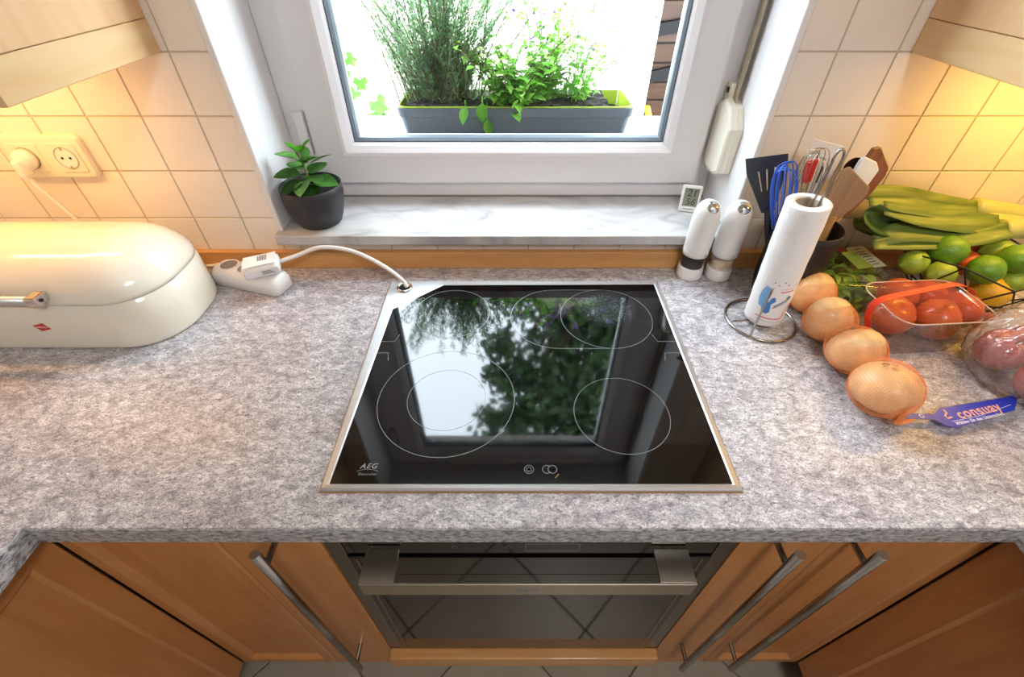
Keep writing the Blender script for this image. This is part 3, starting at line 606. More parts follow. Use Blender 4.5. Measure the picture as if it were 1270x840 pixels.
# kitchen roll on wire stand
RX, RY = .484, -.196
ks = thing('paper_towel_stand', 'steel wire kitchen roll stand with ring base', 'stand', (RX, RY, 0))
ringp = [(.064 * math.cos(R(a)), .064 * math.sin(R(a)), .0028) for a in range(0, 360, 8)]
link('base_ring', tube(ringp, .0026, 10, closed=True), 'wire', ks, smooth=True)
link('rod', tube(smoothpath([(-.062, -.012, .0085), (-.03, -.008, .0085), (-.006, 0, .010), (-.005, 0, .05), (-.005, 0, .28), (-.006, 0, .318), (.0, 0, .3285), (.007, 0, .318), (.006, 0, .28), (.006, 0, .20), (.006, 0, .05)], 8), .0021, 8), 'wire', ks, smooth=True)
link('side_arm', tube(smoothpath([(-.04, -.050, .003), (-.040, -.051, .012), (-.040, -.050, .06), (-.038, -.049, .108), (-.037, -.045, .111)], 5), .0020, 8), 'wire', ks, smooth=True)
kr = thing('paper_towel_roll', 'slim white kitchen paper roll with pink and blue print', 'paper roll', (RX + .002, RY, .0128), (0, R(-3.4), 0))
RR = .0335; HR = .234
link('paper', lathe([(.0195, 0), (RR - .001, 0), (RR, .0012)] + [(RR + .0003 * math.sin(k * 1.3), .0012 + (HR - .0024) * k / 24) for k in range(1, 24)] + [(RR, HR - .0012), (RR - .001, HR), (.0195, HR), (.0195, 0)], 48, False), 'paper', kr, smooth=True)
link('core', lathe([(.0193, .0004), (.0193, HR - .002), (.0180, HR - .002), (.0180, .0004), (.0193, .0004)], 32, False), 'cardboard', kr, smooth=True)
def onroll(pts, m, nm='print', off=.0009):            # flat outline (arc length, z) wrapped on the roll
    b = bmesh.new()
    bmv = [b.verts.new((s, z, 0)) for s, z in pts]; f = b.faces.new(bmv)
    bmesh.ops.triangulate(b, faces=[f]); bmesh.ops.subdivide_edges(b, edges=b.edges[:], cuts=2)
    for v in b.verts:
        a = R(-108) + v.co.x / RR; z = v.co.y; v.co = ((RR + off) * math.cos(a), (RR + off) * math.sin(a), z)
    link(nm, fin(b), m, kr)
def strip(s0, z0, s1, z1, wd, m):
    d = Vector((s1 - s0, z1 - z0)).normalized(); n_ = Vector((-d.y, d.x)) * wd / 2; k = 6; L0 = Vector((s0, z0)); L1 = Vector((s1, z1))
    onroll([tuple(L0 + (L1 - L0) * i / k + n_) for i in range(k + 1)] + [tuple(L0 + (L1 - L0) * i / k - n_) for i in range(k, -1, -1)], m)
for zz, sa, sb in ((.086, .004, .026), (.080, .004, .026)): strip(sa, zz, sb, zz + .002, .0028 if zz < .083 else .0008, 'pink')
strip(-.022, .022, .024, .018, .0030, 'pink'); strip(.024, .018, .031, .052, .0030, 'pink'); strip(-.020, .015, .028, .010, .0007, 'greyp')
onroll([(-.014, .032), (-.006, .030), (-.002, .036), (-.004, .052), (.002, .060), (-.001, .068), (-.006, .066), (-.009, .056), (-.016, .050), (-.017, .040)], 'bluedk')
onroll([(-.024, .045), (-.018, .042), (-.012, .055), (-.010, .070), (-.013, .085), (-.020, .088), (-.026, .074), (-.027, .058)], 'blue')
strip(.001, .048, .024, .066, .0035, 'greyp'); strip(.000, .044, .023, .060, .0016, 'greyp'); onroll([(.022 + .0045 * math.cos(R(a)), .066 + .005 * math.sin(R(a))) for a in range(0, 360, 40)], 'greyp')
for s, z in ((-.010, .098), (-.003, .094), (.005, .101), (.012, .096), (.026, .096)): onroll([(s + .0015 * math.cos(R(a)), z + .0015 * math.sin(R(a))) for a in range(0, 360, 60)], 'greyp')
for k in (.0395, .0400): pass

# utensil holder and what stands in it
HX, HY, HH = .566, -.094, .150
hol = thing('utensil_holder', 'black round utensil holder behind the kitchen roll', 'holder', (HX, HY, .0003))
link('cup', lathe([(0, 0), (.052, 0), (.054, .002), (.0585, .03), (.060, HH - .002), (.0595, HH), (.0575, HH), (.057, HH - .004), (.054, .006), (0, .006)], 48, False), 'holder', hol, smooth=True)
link('rim_band', lathe([(.0602, HH - .010), (.0606, HH - .009), (.0606, HH - .004), (.0602, HH - .003)], 48, False), 'spatblk', hol, smooth=True)
def aim(a, b_, roll=0):                                # local z from a to b, local -y facing the room
    a = Vector(a); b_ = Vector(b_); z = (b_ - a).normalized(); y = Vector((0, 1, 0)); y = (y - z * y.dot(z)).normalized(); x = y.cross(z)
    q = Matrix((x, y, z)).transposed().to_4x4(); return Matrix.Translation(a) @ q @ Matrix.Rotation(R(roll), 4, 'Z')
def headed(outline, th_, m, par, nm='blade', z0=0, bev=.0012):  # flat head in local xz, thickness in y
    me = prism(outline, -th_ / 2, th_ / 2, bev, 1); me.transform(Matrix.Rotation(R(90), 4, 'X')); me.transform(Matrix.Translation((0, 0, z0))); return link(nm, me, m, par)
def utensil(name, label, foot, tip, roll=0, group=None):
    t = thing(name, label, 'utensil', group=group); t.matrix_world = aim(foot, tip, roll); t['_len'] = (Vector(tip) - Vector(foot)).length; del t['_len']
    return t, (Vector(tip) - Vector(foot)).length
def hp(dx, dy, z=.01): return (HX + dx, HY + dy, z)
t, Ln = utensil('slotted_spatula', 'black slotted nylon spatula standing in the utensil holder', (.552, -.066, .012), (.452, -.058, .272), -8)
hd_ = .115; ol = [(-.010, 0), (.010, 0), (.027, .06), (.034, .095), (.033, .098), (-.034, .118), (-.036, .114), (-.030, .06)]
b = bmesh.new(); 
sl = [(-.018, -.011), (-.002, .005), (.013, .020)]
# blade with three real slots, built from strips
def blade_slots(z0):
    b = bmesh.new(); cols = [-.034, -.0155, -.0125, -.0015, .0015, .0125, .0155, .034]; zl = [0, .045, .088, .118]
    def X(cx, z): return cx * (.32 + .68 * min(1, z / .09))
    for y in (-.001, .001):
        G = [[b.verts.new((X(c, z), y, z0 + z - (.012 * (c + .034) / .068 if z > .1 else 0))) for c in cols] for z in zl]
        for i in range(3):
            for j in range(7):
                if i == 1 and j in (1, 3, 5): continue
                b.faces.new((G[i][j], G[i][j + 1], G[i + 1][j + 1], G[i + 1][j]))
    return fin(b)
link('blade', blade_slots(Ln - .118), 'spatblk', t); link('grip', tube([(0, 0, 0), (0, 0, Ln - .11)], .006, 12), 'spatblk', t)
def whisk(label, foot, tip, m, gm, L_=.13, W=.031, n=5, rr=.0009, roll=0):
    t, Ln = utensil('whisk', label, foot, tip, roll)
    link('grip', tube([(0, 0, 0), (0, 0, Ln - L_)], .0065, 12), gm, t)
    for k in range(n):
        a = math.pi * k / n; lp = []
        for i in range(17):
            u = i / 16; s = math.sin(math.pi * u); w_ = W * math.copysign(abs(math.cos(math.pi * u)) ** .55, math.cos(math.pi * u)) * (.35 + .65 * s ** .6)
            lp.append((w_ * math.cos(a), w_ * math.sin(a), Ln - L_ + L_ * s ** .8 * (1 - .02 * k)))
        link('wire_loop', tube(lp, rr, 6), m, t, smooth=True)
whisk('whisk with blue silicone wires standing in the utensil holder', (.545, -.105, .012), (.470, -.098, .272), 'silblue', 'wire', .135, .028, 6, .0013)
whisk('steel wire balloon whisk standing in the utensil holder', (.560, -.075, .012), (.528, -.078, .288), 'wire', 'wire', .13, .034, 7, .0007)
t, Ln = utensil('pastry_brush', 'red silicone brush among the whisks in the utensil holder', (.57, -.07, .012), (.535, -.066, .262), 20)
headed([(-.006, 0), (.006, 0), (.010, .04), (-.010, .04)], .008, 'silred', t, 'bristles', Ln - .04); link('grip', tube([(0, 0, 0), (0, 0, Ln - .038)], .005, 10), 'contact', t)
t, Ln = utensil('white_turner', 'white plastic turner with black slots behind the whisks', (.556, -.070, .012), (.556, -.056, .284), 0)
tb = headed([(-.012, 0), (.012, 0), (.028, .03), (.028, .085), (-.028, .097), (-.028, .03)], .0022, 'white', t, 'blade', Ln - .085); link('grip', tube([(0, 0, 0), (0, 0, Ln - .08)], .0055, 10), 'white', t)
for dx in (-.008, .006): link('slot', box(dx - .002, dx + .002, -.0014, -.0012, Ln - .065, Ln - .035), 'ink', tb)
t, Ln = utensil('wooden_spatula', 'worn pale wooden spatula leaning right in the utensil holder', (.578, -.108, .012), (.602, -.100, .258), 8)
headed([(-.014, 0), (.014, 0), (.034, .030), (.042, .050), (.038, .062), (-.026, .096), (-.037, .090), (-.038, .04)], .006, 'woodlt', t, 'blade', Ln - .09, .002); link('grip', tube([(0, 0, 0), (0, 0, Ln - .085)], .007, 10), 'woodend', t)
t, Ln = utensil('silicone_spatula', 'white silicone spatula between two wooden ones in the utensil holder', (.585, -.09, .012), (.632, -.076, .268), 10)
headed([(-.014, 0), (.014, 0), (.024, .02), (.026, .060), (.010, .072), (-.022, .078), (-.026, .07), (-.025, .02)], .007, 'silwhite', t, 'blade', Ln - .075, .002); link('grip', tube([(0, 0, 0), (0, 0, Ln - .07)], .006, 10), 'woodend', t)
t, Ln = utensil('wooden_turner', 'dark reddish wooden turner rightmost in the utensil holder', (.600, -.080, .012), (.650, -.066, .280), 10)
headed([(-.014, 0), (.016, 0), (.036, .05), (.040, .085), (.034, .100), (-.012, .130), (-.026, .126), (-.030, .06)], .007, 'wooddk', t, 'blade', Ln - .125, .002); link('grip', tube([(0, 0, 0), (0, 0, Ln - .12)], .007, 10), 'woodend', t)
t, Ln = utensil('black_spoon', 'black plastic spoon mostly hidden behind the white silicone spatula', (.588, -.06, .012), (.628, -.046, .268), 0)
link('bowl', lathe([(0, -.003), (.012, -.002), (.018, .003), (.017, .003), (.0, -.001)], 20, False), 'black', t, loc=(0, 0, Ln - .025), rot=(R(90), 0, 0)); link('grip', tube([(0, 0, 0), (0, 0, Ln - .035)], .005, 10), 'black', t)

# ================================================================== VEGETABLES AND FRUIT
# onions in a net
def onion_mesh(s, sq=.86):
    pr = [(0, -.98), (.10, -.97), (.30, -.90), (.58, -.74), (.82, -.48), (.96, -.18), (1, .08), (.95, .36), (.80, .62), (.56, .80), (.32, .89), (.16, .92), (.10, .96), (.06, 1.0), (0, 1.01)]
    me = lathe([(r * s, z * s * sq) for r, z in pr], 36)
    for v in me.vertices: v.co += (wob(v.co, 30, .0012) - v.co)
    return me
ON = [((.588, -.158), .0425, (82, 0, 20)), ((.578, -.240), .043, (95, 0, 190)), ((.582, -.321), .044, (-62, 0, 15)), ((.578, -.407), .0465, (-16, 0, 20))]
onlab = ['golden onion in the orange net, next to the kitchen roll and salad box', 'golden onion in the orange net, second from the blue tag end but one', 'golden onion in the orange net, next to the onion at the blue tag', 'golden onion at the blue tag end of the orange net, root end up']
onlab[1] = 'golden onion in the orange net, beside the corner of the tomato punnet'
for ((x, y), s, rt), lb_ in zip(ON, onlab):
    t = thing('onion', lb_, 'onion', (x, y, s * .9), tuple(R(a) for a in rt), group='onions in the orange net')
    link('bulb', onion_mesh(s), 'onion', t, smooth=True)
    bm = bmesh.new(); random.seed(int(s * 1e5))
    for k in range(14):
        a = random.uniform(0, 6.28); tube([(.002 * math.cos(a), .002 * math.sin(a), .95 * s * .86), (.006 * math.cos(a), .006 * math.sin(a), .99 * s * .86), (.013 * math.cos(a + .4), .013 * math.sin(a + .4), .955 * s * .86)], .0004, 4, bm=bm)
    link('root_tuft', fin(bm), 'onionroot', t, kind='stuff')
# net: one skin round the chain of onions, drawn as thin threads
def netskin():
    rs = []; seg = 60; y0, y1, N_ = -.112, -.458, 100; C_ = [(ox, oy, s * .9, s) for (ox, oy), s, _ in ON]
    for i in range(N_ + 1):
        y = y0 + (y1 - y0) * i / N_
        if y >= C_[0][1]: cx, cz = C_[0][0], C_[0][2]
        elif y <= C_[-1][1]: cx, cz = C_[-1][0], C_[-1][2]
        else:
            a, c = next((a, c) for a, c in zip(C_, C_[1:]) if c[1] <= y <= a[1]); k = (a[1] - y) / (a[1] - c[1]); cx = a[0] + (c[0] - a[0]) * k; cz = a[2] + (c[2] - a[2]) * k
        q = [s * s * 1.03 - (y - oy) ** 2 for _, oy, _, s in C_]; r = math.sqrt(max(max(q), 0)) + (.0008 if y > -.37 else .0022)
        r = max(r, .028 if C_[-1][1] < y < C_[0][1] else .005); e = max(0, -.4545 - y) / .0035
        rs.append([(cx + r * math.cos(2 * math.pi * k / seg), y, max(.0008, cz * (1 - .5 * e) + r * .90 * math.sin(2 * math.pi * k / seg))) for k in range(seg)])
    return rings(rs, cap=False)
nt_ = thing('onion_net', 'orange net tube holding four onions, closed by a blue tag', 'net bag')
nm_ = link('netting', netskin(), 'net', nt_); wf = nm_.modifiers.new('wire', 'WIREFRAME'); wf.thickness = .0005; wf.use_even_offset = False; nm_['kind'] = 'stuff'
link('net_knot', tube(smoothpath([(.580, -.452, .022), (.588, -.452, .015), (.598, -.450, .013), (.610, -.448, .0135)]), lambda u: .006 - .003 * u, 10), 'net', nt_, smooth=True)
tg = [at(u, v, z=.012) for u, v in ((1119, 513), (1158, 514), (1164, 507), (1243, 494), (1256, 491), (1261, 497), (1258, 509), (1186, 531), (1172, 528), (1160, 521), (1119, 519))]
ctr = sum(tg, Vector()) / len(tg)
tagm = prism([(p.x, p.y) for p in tg], .0118, .0126)
tgo = link('blue_tag', tagm, 'tag', nt_, label='blue tag with orange lettering')
d_ = at(1250, 500, z=.0126) - at(1165, 518, z=.0126); ang = math.atan2(d_.y, d_.x)
def ontag(s, size, u, v, m, sh=0, sp_=1, bold=0): 
    p = at(u, v, z=.0128); link('tag_lettering', textmesh(s, size, .0001, sh, sp_, bold), m, tgo, loc=p, rot=(0, 0, ang))
ontag('consuay', .0232, 1213, 509.5, 'tagtext', .1, 1.08, .0004); ontag('Wählen Sie den Unterschied', .0078, 1215, 519.5, 'tagwhite', .3, 1, .0001)
link('tag_emblem', line([tuple(at(u, v, z=.0128)) for u, v in ((1170, 508), (1174, 512), (1172, 516), (1176, 519), (1181, 517))], .0025), 'tagtext', tgo)
link('tag_rule', line([tuple(at(u, v, z=.0128)) for u, v in ((1180, 523), (1215, 516), (1254, 502))], .0006), 'tagwhite', tgo)
link('tag_clip', annulus(0, 0, .003, .0015, 0, 16), 'tagwhite', tgo, loc=at(1143, 516, z=.0128))

# tomato punnet
TX, TY, TA, TH = .728, -.246, R(4), .086
pn = thing('tomato_punnet', 'clear plastic punnet with red net and ribbon handle, full of tomatoes', 'punnet', (TX, TY, .0004), (0, 0, TA))
def tr(z, e, r): return [(x, y, z) for x, y in rrect(-.088 + e, .088 - e, -.060 + e, .060 - e, r, 6)]
link('tray', rings([tr(.001, .020, .018), tr(.004, .018, .02), tr(.045, .010, .024), tr(TH - .002, .004, .028), tr(TH, 0, .030)][::-1], cap=False), 'punnet', pn, smooth=True); link('tray_floor', prism([(x, y) for x, y, z in tr(0, .0185, .02)], .0008, .0014), 'punnet', pn)
link('rim', tube([Vector(p) for p in tr(TH, 0, .03)], .0012, 6, closed=True), clear('rim_plastic', (.95, .85, .82, 1), 1.2, .2, milk=.55, milkcol=(.95, .82, .76, 1)), pn, smooth=True)
# net stretched over the top
b = bmesh.new(); n1, n2 = 30, 20; G = []
for i in range(n1 + 1):
    G.append([])
    for j in range(n2 + 1):
        u, v = i / n1 * 2 - 1, j / n2 * 2 - 1
        x = .083 * u * math.sqrt(1 - v * v * .18); y = .056 * v * math.sqrt(1 - u * u * .18)
        G[-1].append(b.verts.new((x, y, TH + .003 + .012 * (1 - u * u) * (1 - v * v) - .010 * max(0, u) * (1 - v * v))))
for i in range(n1):
    for j in range(n2): b.faces.new((G[i][j], G[i + 1][j], G[i + 1][j + 1], G[i][j + 1]))
nn = link('netting', fin(b), 'rednet', pn, kind='stuff'); wf = nn.modifiers.new('wire', 'WIREFRAME'); wf.thickness = .0005; wf.use_even_offset = False
hp_ = smoothpath([Matrix.Rotation(-TA, 4, 'Z') @ (at(u, v, z=z) - Vector((TX, TY, 0))) for u, v, z in ((1076, 408, .050), (1077, 390, .085), (1090, 373, .112), (1140, 361, .122), (1184, 353, .122), (1202, 357, .108), (1207, 366, .086))], 6)
b = bmesh.new(); pv = None
for i, p in enumerate(hp_):
    t_ = (hp_[min(i + 1, len(hp_) - 1)] - hp_[max(i - 1, 0)]).normalized(); wv = Vector((-.45, .9, 0)); wv = (wv - t_ * wv.dot(t_)).normalized() * .0055
    q = (b.verts.new(p + wv), b.verts.new(p - wv))
    if pv: b.faces.new((pv[0], pv[1], q[1], q[0]))
    pv = q
rb = link('ribbon_handle', fin(b), 'ribbon', pn); sd = rb.modifiers.new('thick', 'SOLIDIFY'); sd.thickness = .0006
tom = lathe([(0, -.80), (.2, -.82), (.55, -.74), (.84, -.46), (1, -.04), (.96, .36), (.76, .66), (.45, .82), (.2, .82), (.08, .76), (0, .74)], 28)
tl = [('tomato beside the foot of the ribbon handle, next to the onions', (1104, 391), .0365), ('tomato in the punnet between the ribbon-foot tomato and the bag', (1160, 396), .0375), ('tomato at the bag end of the punnet, under the far ribbon end', (1190, 385), .033), ('tomato in the punnet corner next to the salad box', (1113, 367), .034),
      ('tomato in the punnet in front of the two pale limes', (1150, 368), .031)]
for k, (lb_, p, s) in enumerate(tl):
    q = at(*p, z=.0445)
    o = link('tomato', tom, 'tomato', None, 'orange-red ' + lb_, 'tomato', 'tomatoes in the punnet', smooth=True, loc=q, rot=(R(30 + 40 * k), R(20 * k), R(70 * k)))
    o.scale = (s, s, s)

# salad box
sb = thing('salad_box', 'clear clamshell box of green salad with green and pale label', 'salad box', (.694, -.098, .0005), (0, 0, R(-8)))
def sr(z, e, r=.016): return [(x, y, z) for x, y in rrect(-.062 + e, .062 - e, -.086 + e, .086 - e, r, 5)]
link('tub', rings([sr(.001, .010), sr(.003, .008), sr(.036, .001), sr(.038, -.003), sr(.040, -.003), sr(.041, .001), sr(.060, .008), sr(.063, .012), sr(.064, .018)]), clear('clamshell', (.93, .97, .90, 1), 1.6, .06), sb, smooth=True)
random.seed(11); b = bmesh.new()
for k in range(150):
    p = Vector((random.uniform(-.050, .050), random.uniform(-.072, .072), random.uniform(.008, .054)))
    add_leaf(b, .036, .022, orient(p - Vector((0, 0, 0)), random.uniform(0, 360), random.uniform(-10, 25), random.uniform(-40, 40), .7), curl=.3, n=4, fold=.4)
for v in b.verts: v.co.x = max(-.054, min(.054, v.co.x)); v.co.y = max(-.076, min(.076, v.co.y)); v.co.z = max(.005, min(.0585, v.co.z))
link('salad_leaves', fin(b), 'lettuce', sb, kind='stuff')
sb_inv = (Matrix.Translation((.694, -.098, .0005)) @ Matrix.Rotation(R(-8), 4, 'Z')).inverted()
def ontop(px_, z0, m, nm, par):
    return link(nm, prism([tuple((sb_inv @ at(u, v, z=.065))[:2]) for u, v in px_], z0, z0 + .0004), m, par)
l1 = ontop([(1044, 314), (1051, 307), (1084, 331), (1065, 334)], .0642, 'greenlabel', 'label_sticker', sb); ontop([(1051, 307), (1070, 305), (1100, 330), (1084, 332)], .0642, 'palelabel', 'label_sticker', sb)
c_ = sb_inv @ at(1042, 310, z=.065)
link('brand_sticker', prism([(c_.x + .015 * math.cos(R(a)), c_.y + .009 * math.sin(R(a))) for a in range(0, 360, 24)], .0647, .0651), 'maroon', sb)
for k in range(7): ontop([(1058 + k * 4, 310 + k * 3), (1068 + k * 3.6, 308.6 + k * 3), (1068.6 + k * 3.6, 309.2 + k * 3), (1058.6 + k * 4, 310.7 + k * 3)], .0647, 'ink', 'label_line', l1)

# wire fruit basket
BX, BY, BZ = .900, -.122, .104
fb = thing('fruit_basket', 'black wire fruit basket of angular geometric shape', 'basket', (BX, BY, .0005))
K = 9; rim = [Vector((.119 * math.cos(2 * math.pi * i / K + .30), .119 * math.sin(2 * math.pi * i / K + .30), BZ + (.016 if i % 2 else -.004))) for i in range(K)]
mid = [Vector((.105 * math.cos(2 * math.pi * (i + .5) / K + .30), .105 * math.sin(2 * math.pi * (i + .5) / K + .30), .052)) for i in range(K)]
bas = [Vector((.060 * math.cos(2 * math.pi * i / K + .30), .060 * math.sin(2 * math.pi * i / K + .30), .0022)) for i in range(K)]
def wires(nm, segs):
    for a, c in segs: link(nm, tube([a, c], .0016, 6), 'basket', fb)
wires('rim_wire', [(rim[i], rim[(i + 1) % K]) for i in range(K)]); wires('side_wire', [(rim[i], mid[i]) for i in range(K)] + [(rim[(i + 1) % K], mid[i]) for i in range(K)] + [(mid[i], bas[i]) for i in range(K)] + [(mid[i], bas[(i + 1) % K]) for i in range(K)])
wires('base_wire', [(bas[i], bas[(i + 1) % K]) for i in range(K)] + [(mid[i], mid[(i + 1) % K]) for i in range(K)])
limem = lathe([(0, -1.14), (.10, -1.10), (.22, -1.0), (.55, -.86), (.84, -.54), (1, 0), (.84, .54), (.55, .86), (.22, 1.0), (.12, 1.10), (0, 1.13)], 28)
lemonm = lathe([(0, -1.22), (.11, -1.16), (.24, -1.03), (.55, -.87), (.84, -.54), (1, 0), (.84, .54), (.55, .86), (.24, 1.04), (.12, 1.18), (0, 1.24)], 28)
orm = lathe([(math.cos(R(a)), .94 * math.sin(R(a))) for a in range(-90, 91, 15)], 28)
def fruit(name, lb_, cat, me, m, u, v, y, s, rt):
    o = link(name, me.copy() if me.materials and me.materials[0] != M[m] else me, m, None, lb_, cat, 'citrus fruit in the wire basket', smooth=True, loc=at(u, v, y=y), rot=tuple(R(a) for a in rt))
    if o.data.materials[0] != M[m]: o.data.materials[0] = M[m]
    o.scale = (s, s, s); return o
fruit('lime', 'dark green lime highest at the back of the basket, below the leeks', 'lime', limem, 'lime', 1176, 311, -.115, .030, (80, 10, 70))
fruit('lime', 'pale green lime at the salad box side of the basket', 'lime', limem, 'limelt', 1133, 326, -.118, .025, (80, 20, 95))
fruit('lime', 'pale green lime low behind the basket wire, above the punnet', 'lime', limem, 'limelt', 1166, 340, -.150, .025, (85, 0, 100))
fruit('lime', 'glossy green lime resting on the big yellow lemon', 'lime', limem, 'lime', 1222, 335, -.160, .0285, (85, 5, 100))
fruit('lime', 'yellowish green lime lying in front of the orange', 'lime', limem, 'limelt', 1236, 312, -.100, .026, (80, 0, 75))
fruit('lime', 'green lime furthest to the wall cabinet end of the basket', 'lime', limem, 'lime', 1262, 322, -.145, .029, (85, 10, 60))
fruit('lime', 'small pale lime under the outermost green lime', 'lime', limem, 'limelt', 1256, 348, -.160, .024, (85, 10, 80))
fruit('lemon', 'big yellow lemon low at the front of the basket', 'lemon', lemonm, 'lemon', 1228, 362, -.158, .033, (85, 0, 80))
fruit('orange', 'orange half hidden at the back of the basket', 'orange', orm, 'orange', 1217, 308, -.060, .031, (0, 0, 0))
fruit('orange', 'orange peeping out between two limes', 'orange', orm, 'orange', 1196, 326, -.105, .026, (0, 0, 0))

# leeks on top
def ribbon(pts, widths, up, m, par, nm, fold=.25, thick=.0012):
    P = smoothpath(pts, 5); n_ = len(P); b = bmesh.new(); rows = []
    for i, p in enumerate(P):
        u = i / (n_ - 1); k = u * (len(widths) - 1); a = int(min(k, len(widths) - 2)); wd = widths[a] + (widths[a + 1] - widths[a]) * (k - a)
        t_ = (P[min(i + 1, n_ - 1)] - P[max(i - 1, 0)]).normalized(); sdv = t_.cross(Vector(up)).normalized(); nv = sdv.cross(t_)
        rows.append([b.verts.new(p + sdv * wd * q + nv * abs(q) ** 1.5 * wd * fold) for q in (-1, -.5, 0, .5, 1)])
    for a, c in zip(rows, rows[1:]):
        for j in range(4): b.faces.new((a[j], a[j + 1], c[j + 1], c[j]))
    o = link(nm, fin(b), m, par, smooth=True); s_ = o.modifiers.new('thick', 'SOLIDIFY'); s_.thickness = thick; return o
def lk(u, v, y): return tuple(at(u, v, y=y))
def leek(lb_, shaft, leaves):
    t = thing('leek', lb_, 'leek', group='leeks on the fruit basket')
    link('shaft', tube(smoothpath(shaft, 6), lambda u: .020 - .003 * u, 16), 'leekwhite', t, smooth=True)
    for pts, wd, up, m, fo in leaves: ribbon(pts, wd, up, m, t, 'leaf', fo)
UPN = (0, -.6, .8)
leek('leek along the tiled wall with a broad flat leaf, uppermost of the leeks', [lk(1205, 258, -.030), lk(1250, 264, -.034), lk(1330, 280, -.040)],
     [([lk(1215, 262, -.045), lk(1170, 256, -.045), lk(1120, 244, -.045), lk(1068, 238, -.04)], (.020, .024, .022, .014), UPN, 'leek', .12), ([lk(1235, 268, -.05), lk(1180, 264, -.056), lk(1120, 254, -.06), lk(1078, 250, -.06)], (.018, .020, .018, .010), UPN, 'leek', .1)])
leek('leek with folded leaf ends towards the utensil holder', [lk(1220, 276, -.055), lk(1262, 280, -.06), lk(1340, 295, -.065)],
     [([lk(1240, 278, -.078), lk(1190, 275, -.082), lk(1140, 268, -.082), lk(1096, 258, -.08)], (.018, .024, .022, .014), UPN, 'leek', .1), ([lk(1180, 284, -.070), lk(1130, 280, -.07), lk(1090, 274, -.072), lk(1072, 262, -.075)], (.016, .022, .024, .020), (0, -.9, .3), 'leekdk', .9), ([lk(1200, 286, -.06), lk(1130, 290, -.05), lk(1080, 282, -.05), lk(1058, 278, -.05)], (.018, .022, .022, .012), UPN, 'leekdk', .2)])
leek('leek with long curved leaf hanging lowest over the basket rim', [lk(1240, 285, -.085), lk(1275, 284, -.085), lk(1345, 295, -.09)],
     [([lk(1252, 284, -.098), lk(1215, 294, -.104), lk(1165, 300, -.106), lk(1120, 300, -.106), lk(1082, 304, -.106)], (.016, .017, .016, .018, .010), UPN, 'leek', .15), ([lk(1235, 288, -.09), lk(1180, 290, -.095), lk(1120, 288, -.096), lk(1086, 300, -.10)], (.012, .020, .022, .014), UPN, 'leek', .1)])

# plastic bag of apples
bgx = Vector((.868, -.352, 0))
def bagmesh():
    me = lathe([(0, .002), (.05, .002), (.085, .006), (.104, .028), (.110, .056), (.104, .084), (.088, .108), (.062, .124), (.040, .130), (.022, .136), (.020, .142), (.034, .152), (.052, .160)], 96, False)
    from mathutils import noise
    bm = bmesh.new(); bm.from_mesh(me); bmesh.ops.subdivide_edges(bm, edges=bm.edges[:], cuts=1, use_grid_fill=True)
    for v in bm.verts:
        a = math.atan2(v.co.y, v.co.x); z = v.co.z; h = min(1, z / .03)
        rr = abs(noise.noise(Vector((math.cos(a) * 3.2, math.sin(a) * 3.2, z * 18)))) + .6 * abs(noise.noise(Vector((math.cos(a * 1) * 7, math.sin(a) * 7, z * 30 + 5))))
        pl_ = .5 + .5 * math.sin(a * 15 + 6 * noise.noise(Vector((math.cos(a) * 2, math.sin(a) * 2, z * 10))))
        k = 1 - (.16 * rr + .05 * pl_ * (z / .12)) * h
        v.co.x *= k; v.co.y *= k * .92; v.co.z = max(.0012, z * (1 + .10 * noise.noise(Vector((v.co.x * 30, v.co.y * 30, 3))) * h))
    me2 = fin(bm); bpy.data.meshes.remove(me); return me2
bgt = link('plastic_bag', bagmesh(), 'bag', None, 'crinkled clear plastic bag with red apples inside', 'bag', smooth=True, loc=bgx)
apm = lathe([(0, -.78), (.12, -.84), (.35, -.88), (.66, -.74), (.90, -.36), (1, .10), (.93, .50), (.70, .80), (.40, .88), (.18, .80), (.06, .66), (0, .62)], 28)
for k, (lb_, p, s) in enumerate([('red apple in the bag next to the blue tag', (-.034, -.048, .040), .036), ('red apple in the bag facing the punnet', (-.042, .030, .040), .036), ('red apple in the middle of the bag away from the tag', (.035, -.020, .040), .036), ('red apple on top of the others in the bag', (-.006, -.002, .094), .031), ('red apple at the wall side inside the bag', (.026, .050, .040), .034)]):
    t = thing('apple', lb_, 'apple', bgx + Vector(p), (R(20 * k), R(-25 + 10 * k), R(50 * k)), group='apples in the plastic bag')
    o = link('flesh', apm, 'apple', t, smooth=True); o.scale = (s, s, s); link('stalk', tube([(0, 0, s * .66), (.001, 0, s * .95), (.004, 0, s * 1.15)], .0011, 6), 'stem', t)

# ================================================================== OUTSIDE THE WINDOW
link('outer_sill', box(OX0 - .03, OX1 + .03, .237, .52, .150, .166, .002, 1), 'alu', None, 'grey metal outer sill carrying the planter', 'sill')
link('ground', box(-9, 9, .25, 14, FLOOR - .2, FLOOR - .02), 'paving', kind='structure')
gw = link('wall_garden', box(-3.2, .642, 1.5, 1.62, FLOOR - .02, .95), 'render', kind='structure')
pt = thing('window_planter', 'dark grey window box with lime green liner outside the pane', 'planter', (.008, .385, .1665))
PW, PD, PH = .290, .082, .078
def pr_(z, e, r=.02): return [(x, y, z) for x, y in rrect(-PW + e, PW - e, -PD + e, PD - e, r, 5)]
link('box', rings([pr_(.001, .016), pr_(.003, .014), pr_(PH - .022, .006), pr_(PH - .020, .002), pr_(PH, 0), pr_(PH, .004), pr_(PH - .02, .006), pr_(.006, .018), pr_(.004, .03)]), 'planter', pt)
link('liner', rings([pr_(PH + .001, .003), pr_(PH + .003, .004), pr_(PH + .003, .008), pr_(PH - .03, .014), pr_(PH - .03, .011), pr_(PH + .001, .0045)], closed=True), 'lime_liner', pt)
